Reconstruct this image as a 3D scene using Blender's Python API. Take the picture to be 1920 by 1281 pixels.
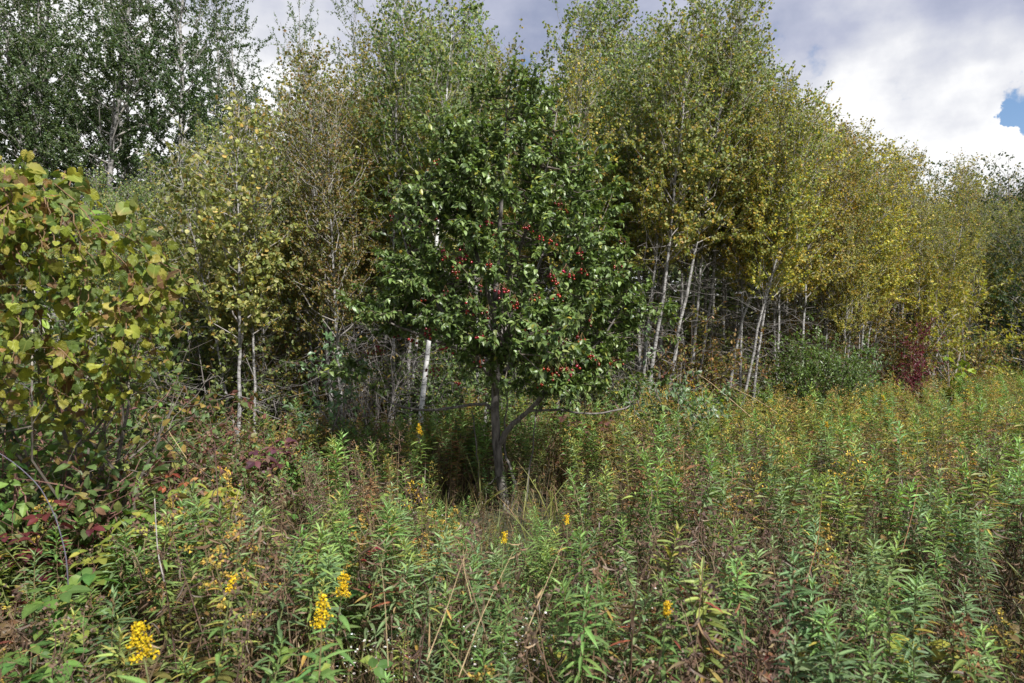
import bpy, math, random
import numpy as np
from mathutils import Vector, Matrix

for o in list(bpy.data.objects):
    bpy.data.objects.remove(o, do_unlink=True)

SC = bpy.context.scene
COL = SC.collection
F = 1280.0            # focal length in photo pixels (24 mm on a 36 mm wide frame)
EYE = 1.7

# ------------------------------------------------------------------ camera
cam_data = bpy.data.cameras.new("camera")
cam = bpy.data.objects.new("camera", cam_data)
COL.objects.link(cam)
cam.location = (0, 0, EYE)
cam.rotation_euler = (math.radians(90), 0, 0)
cam_data.lens = 24.0
cam_data.sensor_width = 36.0
cam_data.clip_end = 3000
cam_data.clip_start = 0.05
cam_data.dof.use_dof = True
cam_data.dof.focus_distance = 7.5
cam_data.dof.aperture_fstop = 4.5
SC.camera = cam

# ------------------------------------------------------------------ sky
SUN_EL, SUN_AZ = math.radians(46), math.radians(142)    # azimuth clockwise from +Y (the view direction)
world = bpy.data.worlds.new("World")
SC.world = world
world.use_nodes = True
nt = world.node_tree
nt.nodes.clear()
def N(t, tree=None, **kw):
    n = (tree or nt).nodes.new(t)
    for k, v in kw.items():
        setattr(n, k, v)
    return n
L = nt.links.new
out = N('ShaderNodeOutputWorld')
sky = N('ShaderNodeTexSky', sky_type='NISHITA')
sky.sun_disc = False
sky.ozone_density = 3.0
sky.dust_density = 0.2
sky.sun_elevation = SUN_EL
sky.sun_rotation = SUN_AZ
bg_sky = N('ShaderNodeBackground'); bg_sky.inputs['Strength'].default_value = 0.085
L(sky.outputs[0], bg_sky.inputs['Color'])
tc = N('ShaderNodeTexCoord')
mp = N('ShaderNodeMapping'); mp.inputs['Scale'].default_value = (1.0, 1.0, 1.7)
mp.inputs['Location'].default_value = (0.35, 0.1, 0.22)
L(tc.outputs['Generated'], mp.inputs['Vector'])
n1 = N('ShaderNodeTexNoise'); n1.inputs['Scale'].default_value = 3.2; n1.inputs['Detail'].default_value = 9; n1.inputs['Roughness'].default_value = 0.52
n1.inputs['Distortion'].default_value = 0.25
L(mp.outputs[0], n1.inputs['Vector'])
n2 = N('ShaderNodeTexNoise'); n2.inputs['Scale'].default_value = 2.4; n2.inputs['Detail'].default_value = 6; n2.inputs['Roughness'].default_value = 0.5
mp2 = N('ShaderNodeMapping'); mp2.inputs['Location'].default_value = (1.7, 3.1, 0.6); mp2.inputs['Scale'].default_value = (1, 1, 2.6)
L(tc.outputs['Generated'], mp2.inputs['Vector']); L(mp2.outputs[0], n2.inputs['Vector'])
def math_node(op, a, b=None, clamp=False):
    m = N('ShaderNodeMath', operation=op); m.use_clamp = clamp
    for i, x in enumerate((a, b)):
        if x is None: continue
        if isinstance(x, (int, float)): m.inputs[i].default_value = x
        else: L(x, m.inputs[i])
    return m.outputs[0]
wz = N('ShaderNodeTexNoise'); wz.inputs['Scale'].default_value = 11; wz.inputs['Detail'].default_value = 7; wz.inputs['Roughness'].default_value = .6
L(tc.outputs['Generated'], wz.inputs['Vector'])
wsub = N('ShaderNodeVectorMath', operation='SUBTRACT'); L(wz.outputs['Color'], wsub.inputs[0]); wsub.inputs[1].default_value = (.5, .5, .5)
wscl = N('ShaderNodeVectorMath', operation='SCALE'); L(wsub.outputs[0], wscl.inputs[0]); wscl.inputs['Scale'].default_value = .16
wadd = N('ShaderNodeVectorMath', operation='ADD'); L(tc.outputs['Generated'], wadd.inputs[0]); L(wscl.outputs[0], wadd.inputs[1])
def near_dir(px, py, c0, c1):
    d = Vector(((px-960)/F, 1, (640.5-py)/F)).normalized()
    vd = N('ShaderNodeVectorMath', operation='DOT_PRODUCT')
    nm = N('ShaderNodeVectorMath', operation='NORMALIZE')
    L(wadd.outputs[0], nm.inputs[0]); L(nm.outputs[0], vd.inputs[0]); vd.inputs[1].default_value = d
    mr = N('ShaderNodeMapRange', interpolation_type='SMOOTHSTEP')
    L(vd.outputs['Value'], mr.inputs['Value'])
    mr.inputs['From Min'].default_value = math.cos(math.radians(c1)); mr.inputs['From Max'].default_value = math.cos(math.radians(c0))
    return mr.outputs[0]
# a gap in the cloud with a bright cumulus edge round it
gap = math_node('MAXIMUM', near_dir(1936, 196, 0.3, 2.5), near_dir(1962, 318, 0.3, 2.7))
gap = math_node('MAXIMUM', gap, near_dir(1896, 212, 0.1, 1.5))
n3 = N('ShaderNodeTexNoise'); n3.inputs['Scale'].default_value = 13; n3.inputs['Detail'].default_value = 7; n3.inputs['Roughness'].default_value = .55
L(tc.outputs['Generated'], n3.inputs['Vector'])
cover = math_node('ADD', math_node('ADD', n1.outputs['Fac'], math_node('MULTIPLY', math_node('SUBTRACT', n3.outputs['Fac'], 0.5), 0.7)), math_node('MULTIPLY', math_node('MULTIPLY', gap, math_node('SUBTRACT', math_node('MULTIPLY', n3.outputs['Fac'], 5.0), 1.55)), -0.40))
cm = N('ShaderNodeMapRange', interpolation_type='SMOOTHSTEP')
L(cover, cm.inputs['Value']); cm.inputs['From Min'].default_value = 0.20; cm.inputs['From Max'].default_value = 0.33
sep = N('ShaderNodeSeparateXYZ'); L(tc.outputs['Generated'], sep.inputs[0])
elev = N('ShaderNodeMapRange'); L(sep.outputs['Z'], elev.inputs['Value'])
elev.inputs['From Min'].default_value = 0.27; elev.inputs['From Max'].default_value = 0.50
elev.inputs['To Min'].default_value = 0.12; elev.inputs['To Max'].default_value = -0.24
shade = math_node('ADD', math_node('ADD', math_node('MULTIPLY', n2.outputs['Fac'], 1.15), math_node('MULTIPLY', math_node('ADD', n1.outputs['Fac'], math_node('MULTIPLY', n3.outputs['Fac'], .75)), 0.55)), elev.outputs[0])
shade = math_node('MULTIPLY', shade, 0.7)
rampn = N('ShaderNodeValToRGB')
L(shade, rampn.inputs[0])
els = rampn.color_ramp.elements
els[0].position = 0.50; els[0].color = (0.40, 0.46, 0.66, 1)
els[1].position = 0.86; els[1].color = (1.4, 1.4, 1.4, 1)
e = els.new(0.64); e.color = (0.66, 0.70, 0.88, 1)
e = els.new(0.76); e.color = (1.0, 1.02, 1.10, 1)
bg_cloud = N('ShaderNodeBackground'); bg_cloud.inputs['Strength'].default_value = 0.43
L(rampn.outputs[0], bg_cloud.inputs['Color'])
mixw = N('ShaderNodeMixShader')
L(cm.outputs[0], mixw.inputs[0]); L(bg_sky.outputs[0], mixw.inputs[1]); L(bg_cloud.outputs[0], mixw.inputs[2])
L(mixw.outputs[0], out.inputs[0])

# ------------------------------------------------------------------ sun behind thin cloud
sun_data = bpy.data.lights.new("sun", 'SUN')
sun_data.energy = 5.0
sun_data.angle = math.radians(2)
sun_data.color = (1.0, 0.975, 0.93)
sun = bpy.data.objects.new("sun", sun_data)
COL.objects.link(sun)
sd = Vector((math.sin(SUN_AZ)*math.cos(SUN_EL), math.cos(SUN_AZ)*math.cos(SUN_EL), math.sin(SUN_EL)))
sun.rotation_euler = sd.to_track_quat('Z', 'Y').to_euler()

SC.render.engine = 'CYCLES'
SC.view_settings.view_transform = 'Standard'
SC.view_settings.look = 'None'
SC.view_settings.gamma = 1.0
SC.view_settings.use_curve_mapping = False
SC.view_settings.exposure = 0.86
SC.cycles.max_bounces = 6
SC.cycles.diffuse_bounces = 3
SC.cycles.glossy_bounces = 2
SC.cycles.transmission_bounces = 3
SC.cycles.use_denoising = True

# ================================================================== helpers
rng = np.random.default_rng(11)
random.seed(11)
def at(px, py, Y):
    return np.array([(px-960)/F*Y, Y, EYE-(py-640.5)/F*Y])
def nrm(v):
    return v/np.maximum(np.linalg.norm(v, axis=-1, keepdims=True), 1e-9)

class Geo:
    """collects vertices, triangles, quads and one colour per vertex (alpha = how much light shines through)"""
    def __init__(s):
        s.v, s.c, s.t, s.q, s.n = [], [], [], [], 0
    def add(s, v, c, t=None, q=None):
        v = np.asarray(v, float).reshape(-1, 3)
        c = np.asarray(c, float)
        if c.ndim == 1: c = np.tile(c, (len(v), 1))
        if c.shape[1] == 3: c = np.hstack([c, np.zeros((len(c), 1))])
        s.v.append(v); s.c.append(c)
        if t is not None and len(t): s.t.append(np.asarray(t, int).reshape(-1, 3)+s.n)
        if q is not None and len(q): s.q.append(np.asarray(q, int).reshape(-1, 4)+s.n)
        s.n += len(v)
    def pack(s):
        v = np.vstack(s.v) if s.v else np.zeros((0, 3)); c = np.vstack(s.c) if s.c else np.zeros((0, 4))
        t = np.vstack(s.t) if s.t else np.zeros((0, 3), int); q = np.vstack(s.q) if s.q else np.zeros((0, 4), int)
        s.v, s.c, s.t, s.q = [v], [c], [t], [q]
        return v, c, t, q
    def join(s, g):
        v, c, t, q = g.pack()
        if len(v): s.add(v, c, t, q)
    def mesh(s, name, mat, smooth=False):
        v, c, t, q = s.pack()
        me = bpy.data.meshes.new(name)
        me.vertices.add(len(v)); me.vertices.foreach_set('co', v.astype(np.float32).ravel())
        nl = len(t)*3+len(q)*4
        me.loops.add(nl); me.loops.foreach_set('vertex_index', np.concatenate([t.ravel(), q.ravel()]).astype(np.int32))
        me.polygons.add(len(t)+len(q))
        st = np.concatenate([np.arange(len(t))*3, len(t)*3+np.arange(len(q))*4]).astype(np.int32)
        me.polygons.foreach_set('loop_start', st)
        me.update(calc_edges=True)
        a = me.color_attributes.new('tint', 'FLOAT_COLOR', 'POINT')
        a.data.foreach_set('color', c.astype(np.float32).ravel())
        me.polygons.foreach_set('use_smooth', np.full(len(t)+len(q), smooth))
        me.materials.append(mat)
        return me

class Tpl:
    def __init__(s, v, t, q, m=None):
        s.v = np.asarray(v, float); s.t = np.asarray(t, int).reshape(-1, 3); s.q = np.asarray(q, int).reshape(-1, 4)
        s.m = np.ones(len(s.v)) if m is None else np.asarray(m, float)

def leaf_tpl(width=0.5, seg=3, fold=0.12, droop=0.25, peak=0.4, wave=0.0, rib=1.0):
    """leaf of length 1 along +y; midrib folded, tip drooping; peak = where it is widest"""
    v = [(0, 0, 0)]; m = [rib]; rows = []
    k = math.log(0.5)/math.log(peak)
    for i in range(1, seg):
        y = i/seg
        w = width*0.5*math.sin(math.pi*y**k)**0.85
        z = -droop*y*y
        b = len(v)
        wv = wave*(1 if i % 2 else -1)
        v += [(-w, y, z+fold*w*2+wv), (0, y, z), (w, y, z+fold*w*2-wv)]
        m += [1, rib, 1]
        rows.append(b)
    v.append((0, 1, -droop)); m.append(1)
    tip = len(v)-1
    t = [(0, rows[0]+1, rows[0]), (0, rows[0]+2, rows[0]+1), (rows[-1], rows[-1]+1, tip), (rows[-1]+1, rows[-1]+2, tip)]
    q = []
    for a, b in zip(rows, rows[1:]):
        q += [(a, a+1, b+1, b), (a+1, a+2, b+2, b+1)]
    return Tpl(v, t, q, m)
def quad_leaf(width=0.9, fold=0.12, top=0.62):
    """round leaf of two quads"""
    w = width/2
    v = [(0, 0, 0), (w*0.92, 0.3, fold), (w*0.75, top+.1, fold), (0, 1, 0), (-w*0.75, top+.1, fold), (-w*0.92, 0.3, fold)]
    return Tpl(v, [], [(0, 1, 2, 3), (3, 4, 5, 0)])
def diamond(width=0.3, fold=0.04):
    v = [(0, 0, 0), (width/2, 0.4, fold), (0, 1, -0.12), (-width/2, 0.4, fold)]
    return Tpl(v, [(0, 1, 2), (0, 2, 3)], [])
def grape_tpl(seed):
    r = random.Random(seed)
    # half outline of a shallowly three-lobed, toothed leaf; petiole notch at the origin
    half = [(0.0, 0.0), (0.15, -0.17), (0.32, -0.15), (0.40, -0.03), (0.49, 0.05), (0.49, 0.18), (0.55, 0.30), (0.50, 0.38), (0.48, 0.50), (0.40, 0.56), (0.36, 0.67), (0.24, 0.74), (0.15, 0.86), (0.0, .97)]
    pts = half[:-1]+[half[-1]]+[(-x, y) for x, y in half[-2:0:-1]]
    fold, droop, cup = r.uniform(.05, .35), r.uniform(.1, .5), r.uniform(-.15, .2)
    def z(x, y): return fold*abs(x)*.6-droop*y*y*.6+cup*(x*x+y*y)*.4
    v, m = [], []
    for x, y in pts:
        x += r.uniform(-.03, .03); y += r.uniform(-.025, .025)
        v.append((x, y, z(x, y)+r.uniform(-.03, .03))); m.append(r.uniform(.85, 1.0))
    n = len(pts)
    inner = []
    for i in range(n):      # inner ring gives the surface its puckered relief
        x, y = pts[i]
        x2, y2 = x*.5, .12+(y-.12)*.55
        v.append((x2, y2, z(x2, y2)+(.03 if i % 2 else -.015))); m.append(1.08)
    c = len(v); v.append((0, .2, z(0, .2))); m.append(1.15)
    t, q = [], []
    for i in range(n):
        j = (i+1) % n
        q.append((i, j, n+j, n+i)); t.append((n+i, n+j, c))
    return Tpl(v, t, q, m)
OCTA = Tpl([(1, 0, 0), (-1, 0, 0), (0, 1, 0), (0, -1, 0), (0, 0, 1), (0, 0, -1)],
           [(0, 2, 4), (2, 1, 4), (1, 3, 4), (3, 0, 4), (2, 0, 5), (1, 2, 5), (3, 1, 5), (0, 3, 5)], [])
TETRA = Tpl(np.array([(1, 1, 1), (1, -1, -1), (-1, 1, -1), (-1, -1, 1)])*.75, [(0, 1, 2), (0, 3, 1), (0, 2, 3), (1, 3, 2)], [])
def sphere_tpl(nu=8, nv=5):
    v = [(0, 0, 1)]
    for j in range(1, nv):
        th = math.pi*j/nv
        for i in range(nu):
            v.append((math.sin(th)*math.cos(2*math.pi*i/nu), math.sin(th)*math.sin(2*math.pi*i/nu), math.cos(th)))
    v.append((0, 0, -1)); t, q = [], []
    for i in range(nu):
        t.append((0, 1+i, 1+(i+1) % nu)); t.append((len(v)-1, 1+(nv-2)*nu+(i+1) % nu, 1+(nv-2)*nu+i))
    for j in range(nv-2):
        for i in range(nu):
            a = 1+j*nu; q.append((a+i, a+nu+i, a+nu+(i+1) % nu, a+(i+1) % nu))
    return Tpl(v, t, q)
SPH = sphere_tpl()

def frames(D, Nn):
    D = nrm(D); X = nrm(np.cross(D, Nn)); Z = np.cross(X, D)
    return X, D, Z
def place(g, T, P, D, Nn, S, col, tr=0.35, wide=None):
    """one copy of the template T at each point of P, pointing along D with face normal about Nn"""
    n = len(P)
    if n == 0: return
    X, D, Z = frames(D, Nn)
    S = np.broadcast_to(np.asarray(S, float), (n,))
    wd = np.ones(n) if wide is None else wide
    V = P[:, None, :]+S[:, None, None]*(T.v[None, :, 0:1]*X[:, None]*wd[:, None, None]+T.v[None, :, 1:2]*D[:, None]+T.v[None, :, 2:3]*Z[:, None])
    k = len(T.v)
    C = np.empty((n, k, 4)); C[:, :, :3] = np.clip(col[:, None, :]*T.m[None, :, None], 0, 1); C[:, :, 3] = tr
    off = (np.arange(n)*k)[:, None, None]
    g.add(V.reshape(-1, 3), C.reshape(-1, 4), (T.t[None]+off).reshape(-1, 3) if len(T.t) else None, (T.q[None]+off).reshape(-1, 4) if len(T.q) else None)
def tube(g, P, R, col, sides=5, cap=False):
    P = np.asarray(P, float); R = np.broadcast_to(np.asarray(R, float), (len(P),))
    T = nrm(np.gradient(P, axis=0))
    ref = np.where(np.abs(T[:, 2:3]) > 0.9, np.array([[1., 0, 0]]), np.array([[0, 0, 1.]]))
    ref = np.tile(ref[:1], (len(P), 1))
    A = nrm(np.cross(T, ref)); B = np.cross(T, A)
    th = np.arange(sides)*2*math.pi/sides
    V = P[:, None]+R[:, None, None]*(np.cos(th)[None, :, None]*A[:, None]+np.sin(th)[None, :, None]*B[:, None])
    m = len(P); i = np.arange(m-1)[:, None]*sides; j = np.arange(sides)[None]; jn = (j+1) % sides
    q = np.stack([i+j, i+jn, i+sides+jn, i+sides+j], -1).reshape(-1, 4)
    V = V.reshape(-1, 3); t = None
    if cap:
        V = np.vstack([V, P[-1:]]); b = (m-1)*sides
        t = [(b+k, b+(k+1) % sides, m*sides) for k in range(sides)]
    g.add(V, np.array(list(col)+[0.0])[:4], t, q)
def bend(a, b, r, n=5, amp=0.08, up=0.0):
    """a slightly crooked line from a to b"""
    a, b = np.asarray(a, float), np.asarray(b, float)
    t = np.linspace(0, 1, n)[:, None]
    ln = np.linalg.norm(b-a)
    P = a+(b-a)*t+r.normal(0, amp*ln*.5, (n, 3))*np.sin(np.pi*t)
    P[:, 2] += up*ln*np.sin(np.pi*t[:, 0])
    return P
def pick(pal, n, r, jit=0.22):
    cols = np.array([p[0] for p in pal]); w = np.array([p[1] for p in pal], float); w /= w.sum()
    c = cols[r.choice(len(cols), n, p=w)]
    return c*r.uniform(1-jit, 1+jit, (n, 1))*r.uniform(.93, 1.07, (n, 3))
def rdir(n, r): return nrm(r.normal(size=(n, 3)))

# ------------------------------------------------------------------ materials
def mat_plant(name, rough=0.5, spec=0.35, vary=0.3, bump=0.0, veins=None, trans_gain=(1.5, 1.5, 0.7)):
    m = bpy.data.materials.new(name); m.use_nodes = True
    t = m.node_tree; t.nodes.clear(); l = t.links.new
    o = N('ShaderNodeOutputMaterial', t); at_ = N('ShaderNodeAttribute', t); at_.attribute_name = 'tint'
    oi = N('ShaderNodeObjectInfo', t)
    mr = N('ShaderNodeMapRange', t); l(oi.outputs['Random'], mr.inputs['Value']); mr.inputs['To Min'].default_value = 1-vary; mr.inputs['To Max'].default_value = 1+vary
    hsv = N('ShaderNodeHueSaturation', t)
    mh = N('ShaderNodeMath', t, operation='MULTIPLY_ADD'); wn = N('ShaderNodeTexWhiteNoise', t, noise_dimensions='1D'); l(oi.outputs['Random'], wn.inputs['W'])
    l(wn.outputs['Value'], mh.inputs[0]); mh.inputs[1].default_value = 0.05*vary/0.3; mh.inputs[2].default_value = 0.5-0.025*vary/0.3
    l(mh.outputs[0], hsv.inputs['Hue']); l(mr.outputs[0], hsv.inputs['Value']); l(at_.outputs['Color'], hsv.inputs['Color'])
    col = hsv.outputs[0]
    # blotches inside a leaf
    tcn = N('ShaderNodeTexCoord', t); no = N('ShaderNodeTexNoise', t); no.inputs['Scale'].default_value = 34; no.inputs['Detail'].default_value = 3
    l(tcn.outputs['Object'], no.inputs['Vector'])
    nr = N('ShaderNodeMapRange', t); l(no.outputs['Fac'], nr.inputs['Value']); nr.inputs['From Min'].default_value = .3; nr.inputs['From Max'].default_value = .7; nr.inputs['To Min'].default_value = .78; nr.inputs['To Max'].default_value = 1.2
    mx = N('ShaderNodeMix', t, data_type='RGBA', blend_type='MULTIPLY'); mx.inputs[0].default_value = 1
    l(col, mx.inputs[6]); l(nr.outputs[0], mx.inputs[7]); col = mx.outputs[2]
    if veins is not None: col = veins(t, l, tcn, col)
    p = N('ShaderNodeBsdfPrincipled', t); l(col, p.inputs['Base Color']); p.inputs['Roughness'].default_value = rough; p.inputs['Specular IOR Level'].default_value = spec
    tl = N('ShaderNodeBsdfTranslucent', t)
    g2 = N('ShaderNodeMix', t, data_type='RGBA', blend_type='MULTIPLY'); g2.inputs[0].default_value = 1; g2.inputs[7].default_value = (*trans_gain, 1)
    l(col, g2.inputs[6]); l(g2.outputs[2], tl.inputs['Color'])
    ms = N('ShaderNodeMixShader', t); l(at_.outputs['Alpha'], ms.inputs[0]); l(p.outputs[0], ms.inputs[1]); l(tl.outputs[0], ms.inputs[2])
    l(ms.outputs[0], o.inputs[0])
    return m
def grape_veins(t, l, tcn, col):
    """five palmate veins and their rib net, in the leaf's own coordinates"""
    sp = N('ShaderNodeSeparateXYZ', t); l(tcn.outputs['Object'], sp.inputs[0])
    ang = N('ShaderNodeMath', t, operation='ARCTAN2'); l(sp.outputs['X'], ang.inputs[0]); l(sp.outputs['Y'], ang.inputs[1])
    mu = N('ShaderNodeMath', t, operation='MULTIPLY'); l(ang.outputs[0], mu.inputs[0]); mu.inputs[1].default_value = 3.9
    co = N('ShaderNodeMath', t, operation='COSINE'); l(mu.outputs[0], co.inputs[0])
    r1 = N('ShaderNodeMapRange', t); l(co.outputs[0], r1.inputs['Value']); r1.inputs['From Min'].default_value = .93; r1.inputs['From Max'].default_value = 1.0
    no = N('ShaderNodeTexNoise', t); no.inputs['Scale'].default_value = 2.2; l(tcn.outputs['Object'], no.inputs['Vector'])
    oi = N('ShaderNodeObjectInfo', t)
    ln = N('ShaderNodeVectorMath', t, operation='LENGTH'); l(tcn.outputs['Object'], ln.inputs[0])
    # some leaves have browned margins
    ed = N('ShaderNodeMath', t, operation='ADD'); l(ln.outputs['Value'], ed.inputs[0]); l(no.outputs['Fac'], ed.inputs[1])
    br = N('ShaderNodeMapRange', t); l(ed.outputs[0], br.inputs['Value']); br.inputs['From Min'].default_value = .95; br.inputs['From Max'].default_value = 1.35
    wn = N('ShaderNodeTexWhiteNoise', t, noise_dimensions='1D'); l(oi.outputs['Random'], wn.inputs['W'])
    th = N('ShaderNodeMapRange', t); l(wn.outputs['Value'], th.inputs['Value']); th.inputs['From Min'].default_value = .72; th.inputs['From Max'].default_value = .95
    bm = N('ShaderNodeMath', t, operation='MULTIPLY', use_clamp=True); l(br.outputs[0], bm.inputs[0]); l(th.outputs[0], bm.inputs[1])
    m1 = N('ShaderNodeMix', t, data_type='RGBA'); l(bm.outputs[0], m1.inputs[0]); l(col, m1.inputs[6]); m1.inputs[7].default_value = (.30, .13, .04, 1)
    m2 = N('ShaderNodeMix', t, data_type='RGBA'); vm = N('ShaderNodeMath', t, operation='MULTIPLY'); l(r1.outputs[0], vm.inputs[0]); vm.inputs[1].default_value = .45
    l(vm.outputs[0], m2.inputs[0]); l(m1.outputs[2], m2.inputs[6]); m2.inputs[7].default_value = (.42, .42, .12, 1)
    return m2.outputs[2]
def mat_bark(name, base, dark, scale=(6, 6, 22), lo=.42, hi=.6, base_dark=0.0, rough=.85):
    m = bpy.data.materials.new(name); m.use_nodes = True
    t = m.node_tree; l = t.links.new; p = t.nodes['Principled BSDF']
    tcn = N('ShaderNodeTexCoord', t); mp_ = N('ShaderNodeMapping', t); mp_.inputs['Scale'].default_value = scale
    l(tcn.outputs['Object'], mp_.inputs['Vector'])
    no = N('ShaderNodeTexNoise', t); no.inputs['Scale'].default_value = 1; no.inputs['Detail'].default_value = 5; no.inputs['Roughness'].default_value = .65; l(mp_.outputs[0], no.inputs['Vector'])
    rp = N('ShaderNodeValToRGB', t); l(no.outputs['Fac'], rp.inputs[0])
    rp.color_ramp.elements[0].position = lo; rp.color_ramp.elements[0].color = (*dark, 1); rp.color_ramp.elements[1].position = hi; rp.color_ramp.elements[1].color = (*base, 1)
    n2_ = N('ShaderNodeTexNoise', t); n2_.inputs['Scale'].default_value = 3; l(tcn.outputs['Object'], n2_.inputs['Vector'])
    mr = N('ShaderNodeMapRange', t); l(n2_.outputs['Fac'], mr.inputs['Value']); mr.inputs['To Min'].default_value = .6; mr.inputs['To Max'].default_value = 1.35
    mx = N('ShaderNodeMix', t, data_type='RGBA', blend_type='MULTIPLY'); mx.inputs[0].default_value = 1; l(rp.outputs[0], mx.inputs[6]); l(mr.outputs[0], mx.inputs[7])
    l(mx.outputs[2], p.inputs['Base Color']); p.inputs['Roughness'].default_value = rough
    b = N('ShaderNodeBump', t); b.inputs['Strength'].default_value = .5; b.inputs['Distance'].default_value = .01; l(no.outputs['Fac'], b.inputs['Height']); l(b.outputs[0], p.inputs['Normal'])
    return m
M_leaf = mat_plant('leaf', .5, .35, .25)
M_gloss = mat_plant('glossy_leaf', .42, .5, .35)
M_grape = mat_plant('grape_leaf', .55, .3, .3, veins=grape_veins)
M_meadow = mat_plant('meadow_leaf', .5, .35, .2)
M_flower = mat_plant('flower', .7, .1, .12)
M_twig = mat_plant('twig', .8, .2, .15)
M_berry = mat_plant('berry', .22, .5, .25)
M_aspen = mat_bark('aspen_bark', (.31, .30, .285), (.09, .08, .075), (12, 12, 34), .38, .58)
M_white = mat_bark('birch_bark', (.62, .61, .59), (.10, .09, .085), (7, 7, 30), .34, .46)
M_grey = mat_bark('grey_bark', (.19, .17, .155), (.045, .038, .034), (28, 28, 7), .35, .62)
M_dark = mat_bark('dark_bark', (.13, .115, .10), (.05, .04, .035), (24, 24, 8), .35, .65)
def mat_ground():
    m = bpy.data.materials.new('soil'); m.use_nodes = True
    t = m.node_tree; l = t.links.new; p = t.nodes['Principled BSDF']
    tcn = N('ShaderNodeTexCoord', t); no = N('ShaderNodeTexNoise', t); no.inputs['Scale'].default_value = 9; no.inputs['Detail'].default_value = 8; l(tcn.outputs['Object'], no.inputs['Vector'])
    rp = N('ShaderNodeValToRGB', t); l(no.outputs['Fac'], rp.inputs[0]); e = rp.color_ramp.elements
    e[0].position = .35; e[0].color = (.022, .016, .011, 1); e[1].position = .7; e[1].color = (.075, .055, .032, 1)
    x = e.new(.52); x.color = (.04, .045, .018, 1)
    l(rp.outputs[0], p.inputs['Base Color']); p.inputs['Roughness'].default_value = .95
    b = N('ShaderNodeBump', t); b.inputs['Strength'].default_value = .8; b.inputs['Distance'].default_value = .04; l(no.outputs['Fac'], b.inputs['Height']); l(b.outputs[0], p.inputs['Normal'])
    return m
M_soil = mat_ground()

# ------------------------------------------------------------------ object makers
def part(name, mesh, parent, stuff=False, mw=None, label=None):
    o = bpy.data.objects.new(name, mesh); COL.objects.link(o); o.parent = parent
    if mw is not None: o.matrix_local = mw
    if stuff: o['kind'] = 'stuff'
    if label: o['label'] = label
    return o
def thing(name, label, cat, loc=(0, 0, 0), group=None, rot=None):
    o = bpy.data.objects.new(name, None); COL.objects.link(o); o.empty_display_size = .1
    o.location = loc
    if rot is not None: o.rotation_mode = 'QUATERNION'; o.rotation_quaternion = rot
    o['label'] = label; o['category'] = cat
    if group: o['group'] = group
    return o
def solo(name, mesh, label, cat, group=None):
    o = bpy.data.objects.new(name, mesh); COL.objects.link(o); o['label'] = label; o['category'] = cat
    if group: o['group'] = group
    return o
def setting(name, mesh, kind='structure'):
    o = bpy.data.objects.new(name, mesh); COL.objects.link(o); o['kind'] = kind
    return o

# ================================================================== ground
def front_edge(x):
    """y at which the thicket begins, for a given x"""
    return float(np.interp(x, [-12, -6, -3.5, -1.3, 1.0, 4.0, 7, 10.5, 16, 30], [7.0, 7.6, 8.8, 9.6, 10.6, 12.2, 14.2, 17, 22.5, 33]))
g = Geo()
xs = np.concatenate([-np.geomspace(400, 26, 8), np.linspace(-24, 24, 97), np.geomspace(26, 400, 8)])
ys = np.concatenate([-np.geomspace(300, 5, 6), np.linspace(-4, 40, 89), np.geomspace(43, 800, 9)])
XX, YY = np.meshgrid(xs, ys, indexing='ij')
ZZ = -0.03+0.035*np.sin(XX*1.7+.6*YY)*np.sin(YY*1.3-.4*XX)+0.02*np.sin(3.9*XX+1)*np.sin(4.3*YY)
nx, ny = XX.shape
I = (np.arange(nx-1)[:, None]*ny+np.arange(ny-1)[None]).ravel()
g.add(np.stack([XX, YY, ZZ], -1).reshape(-1, 3), np.array([.05, .04, .03, 0]), None, np.stack([I, I+ny, I+ny+1, I+1], -1))
setting('ground', g.mesh('ground', M_soil, True))

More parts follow.
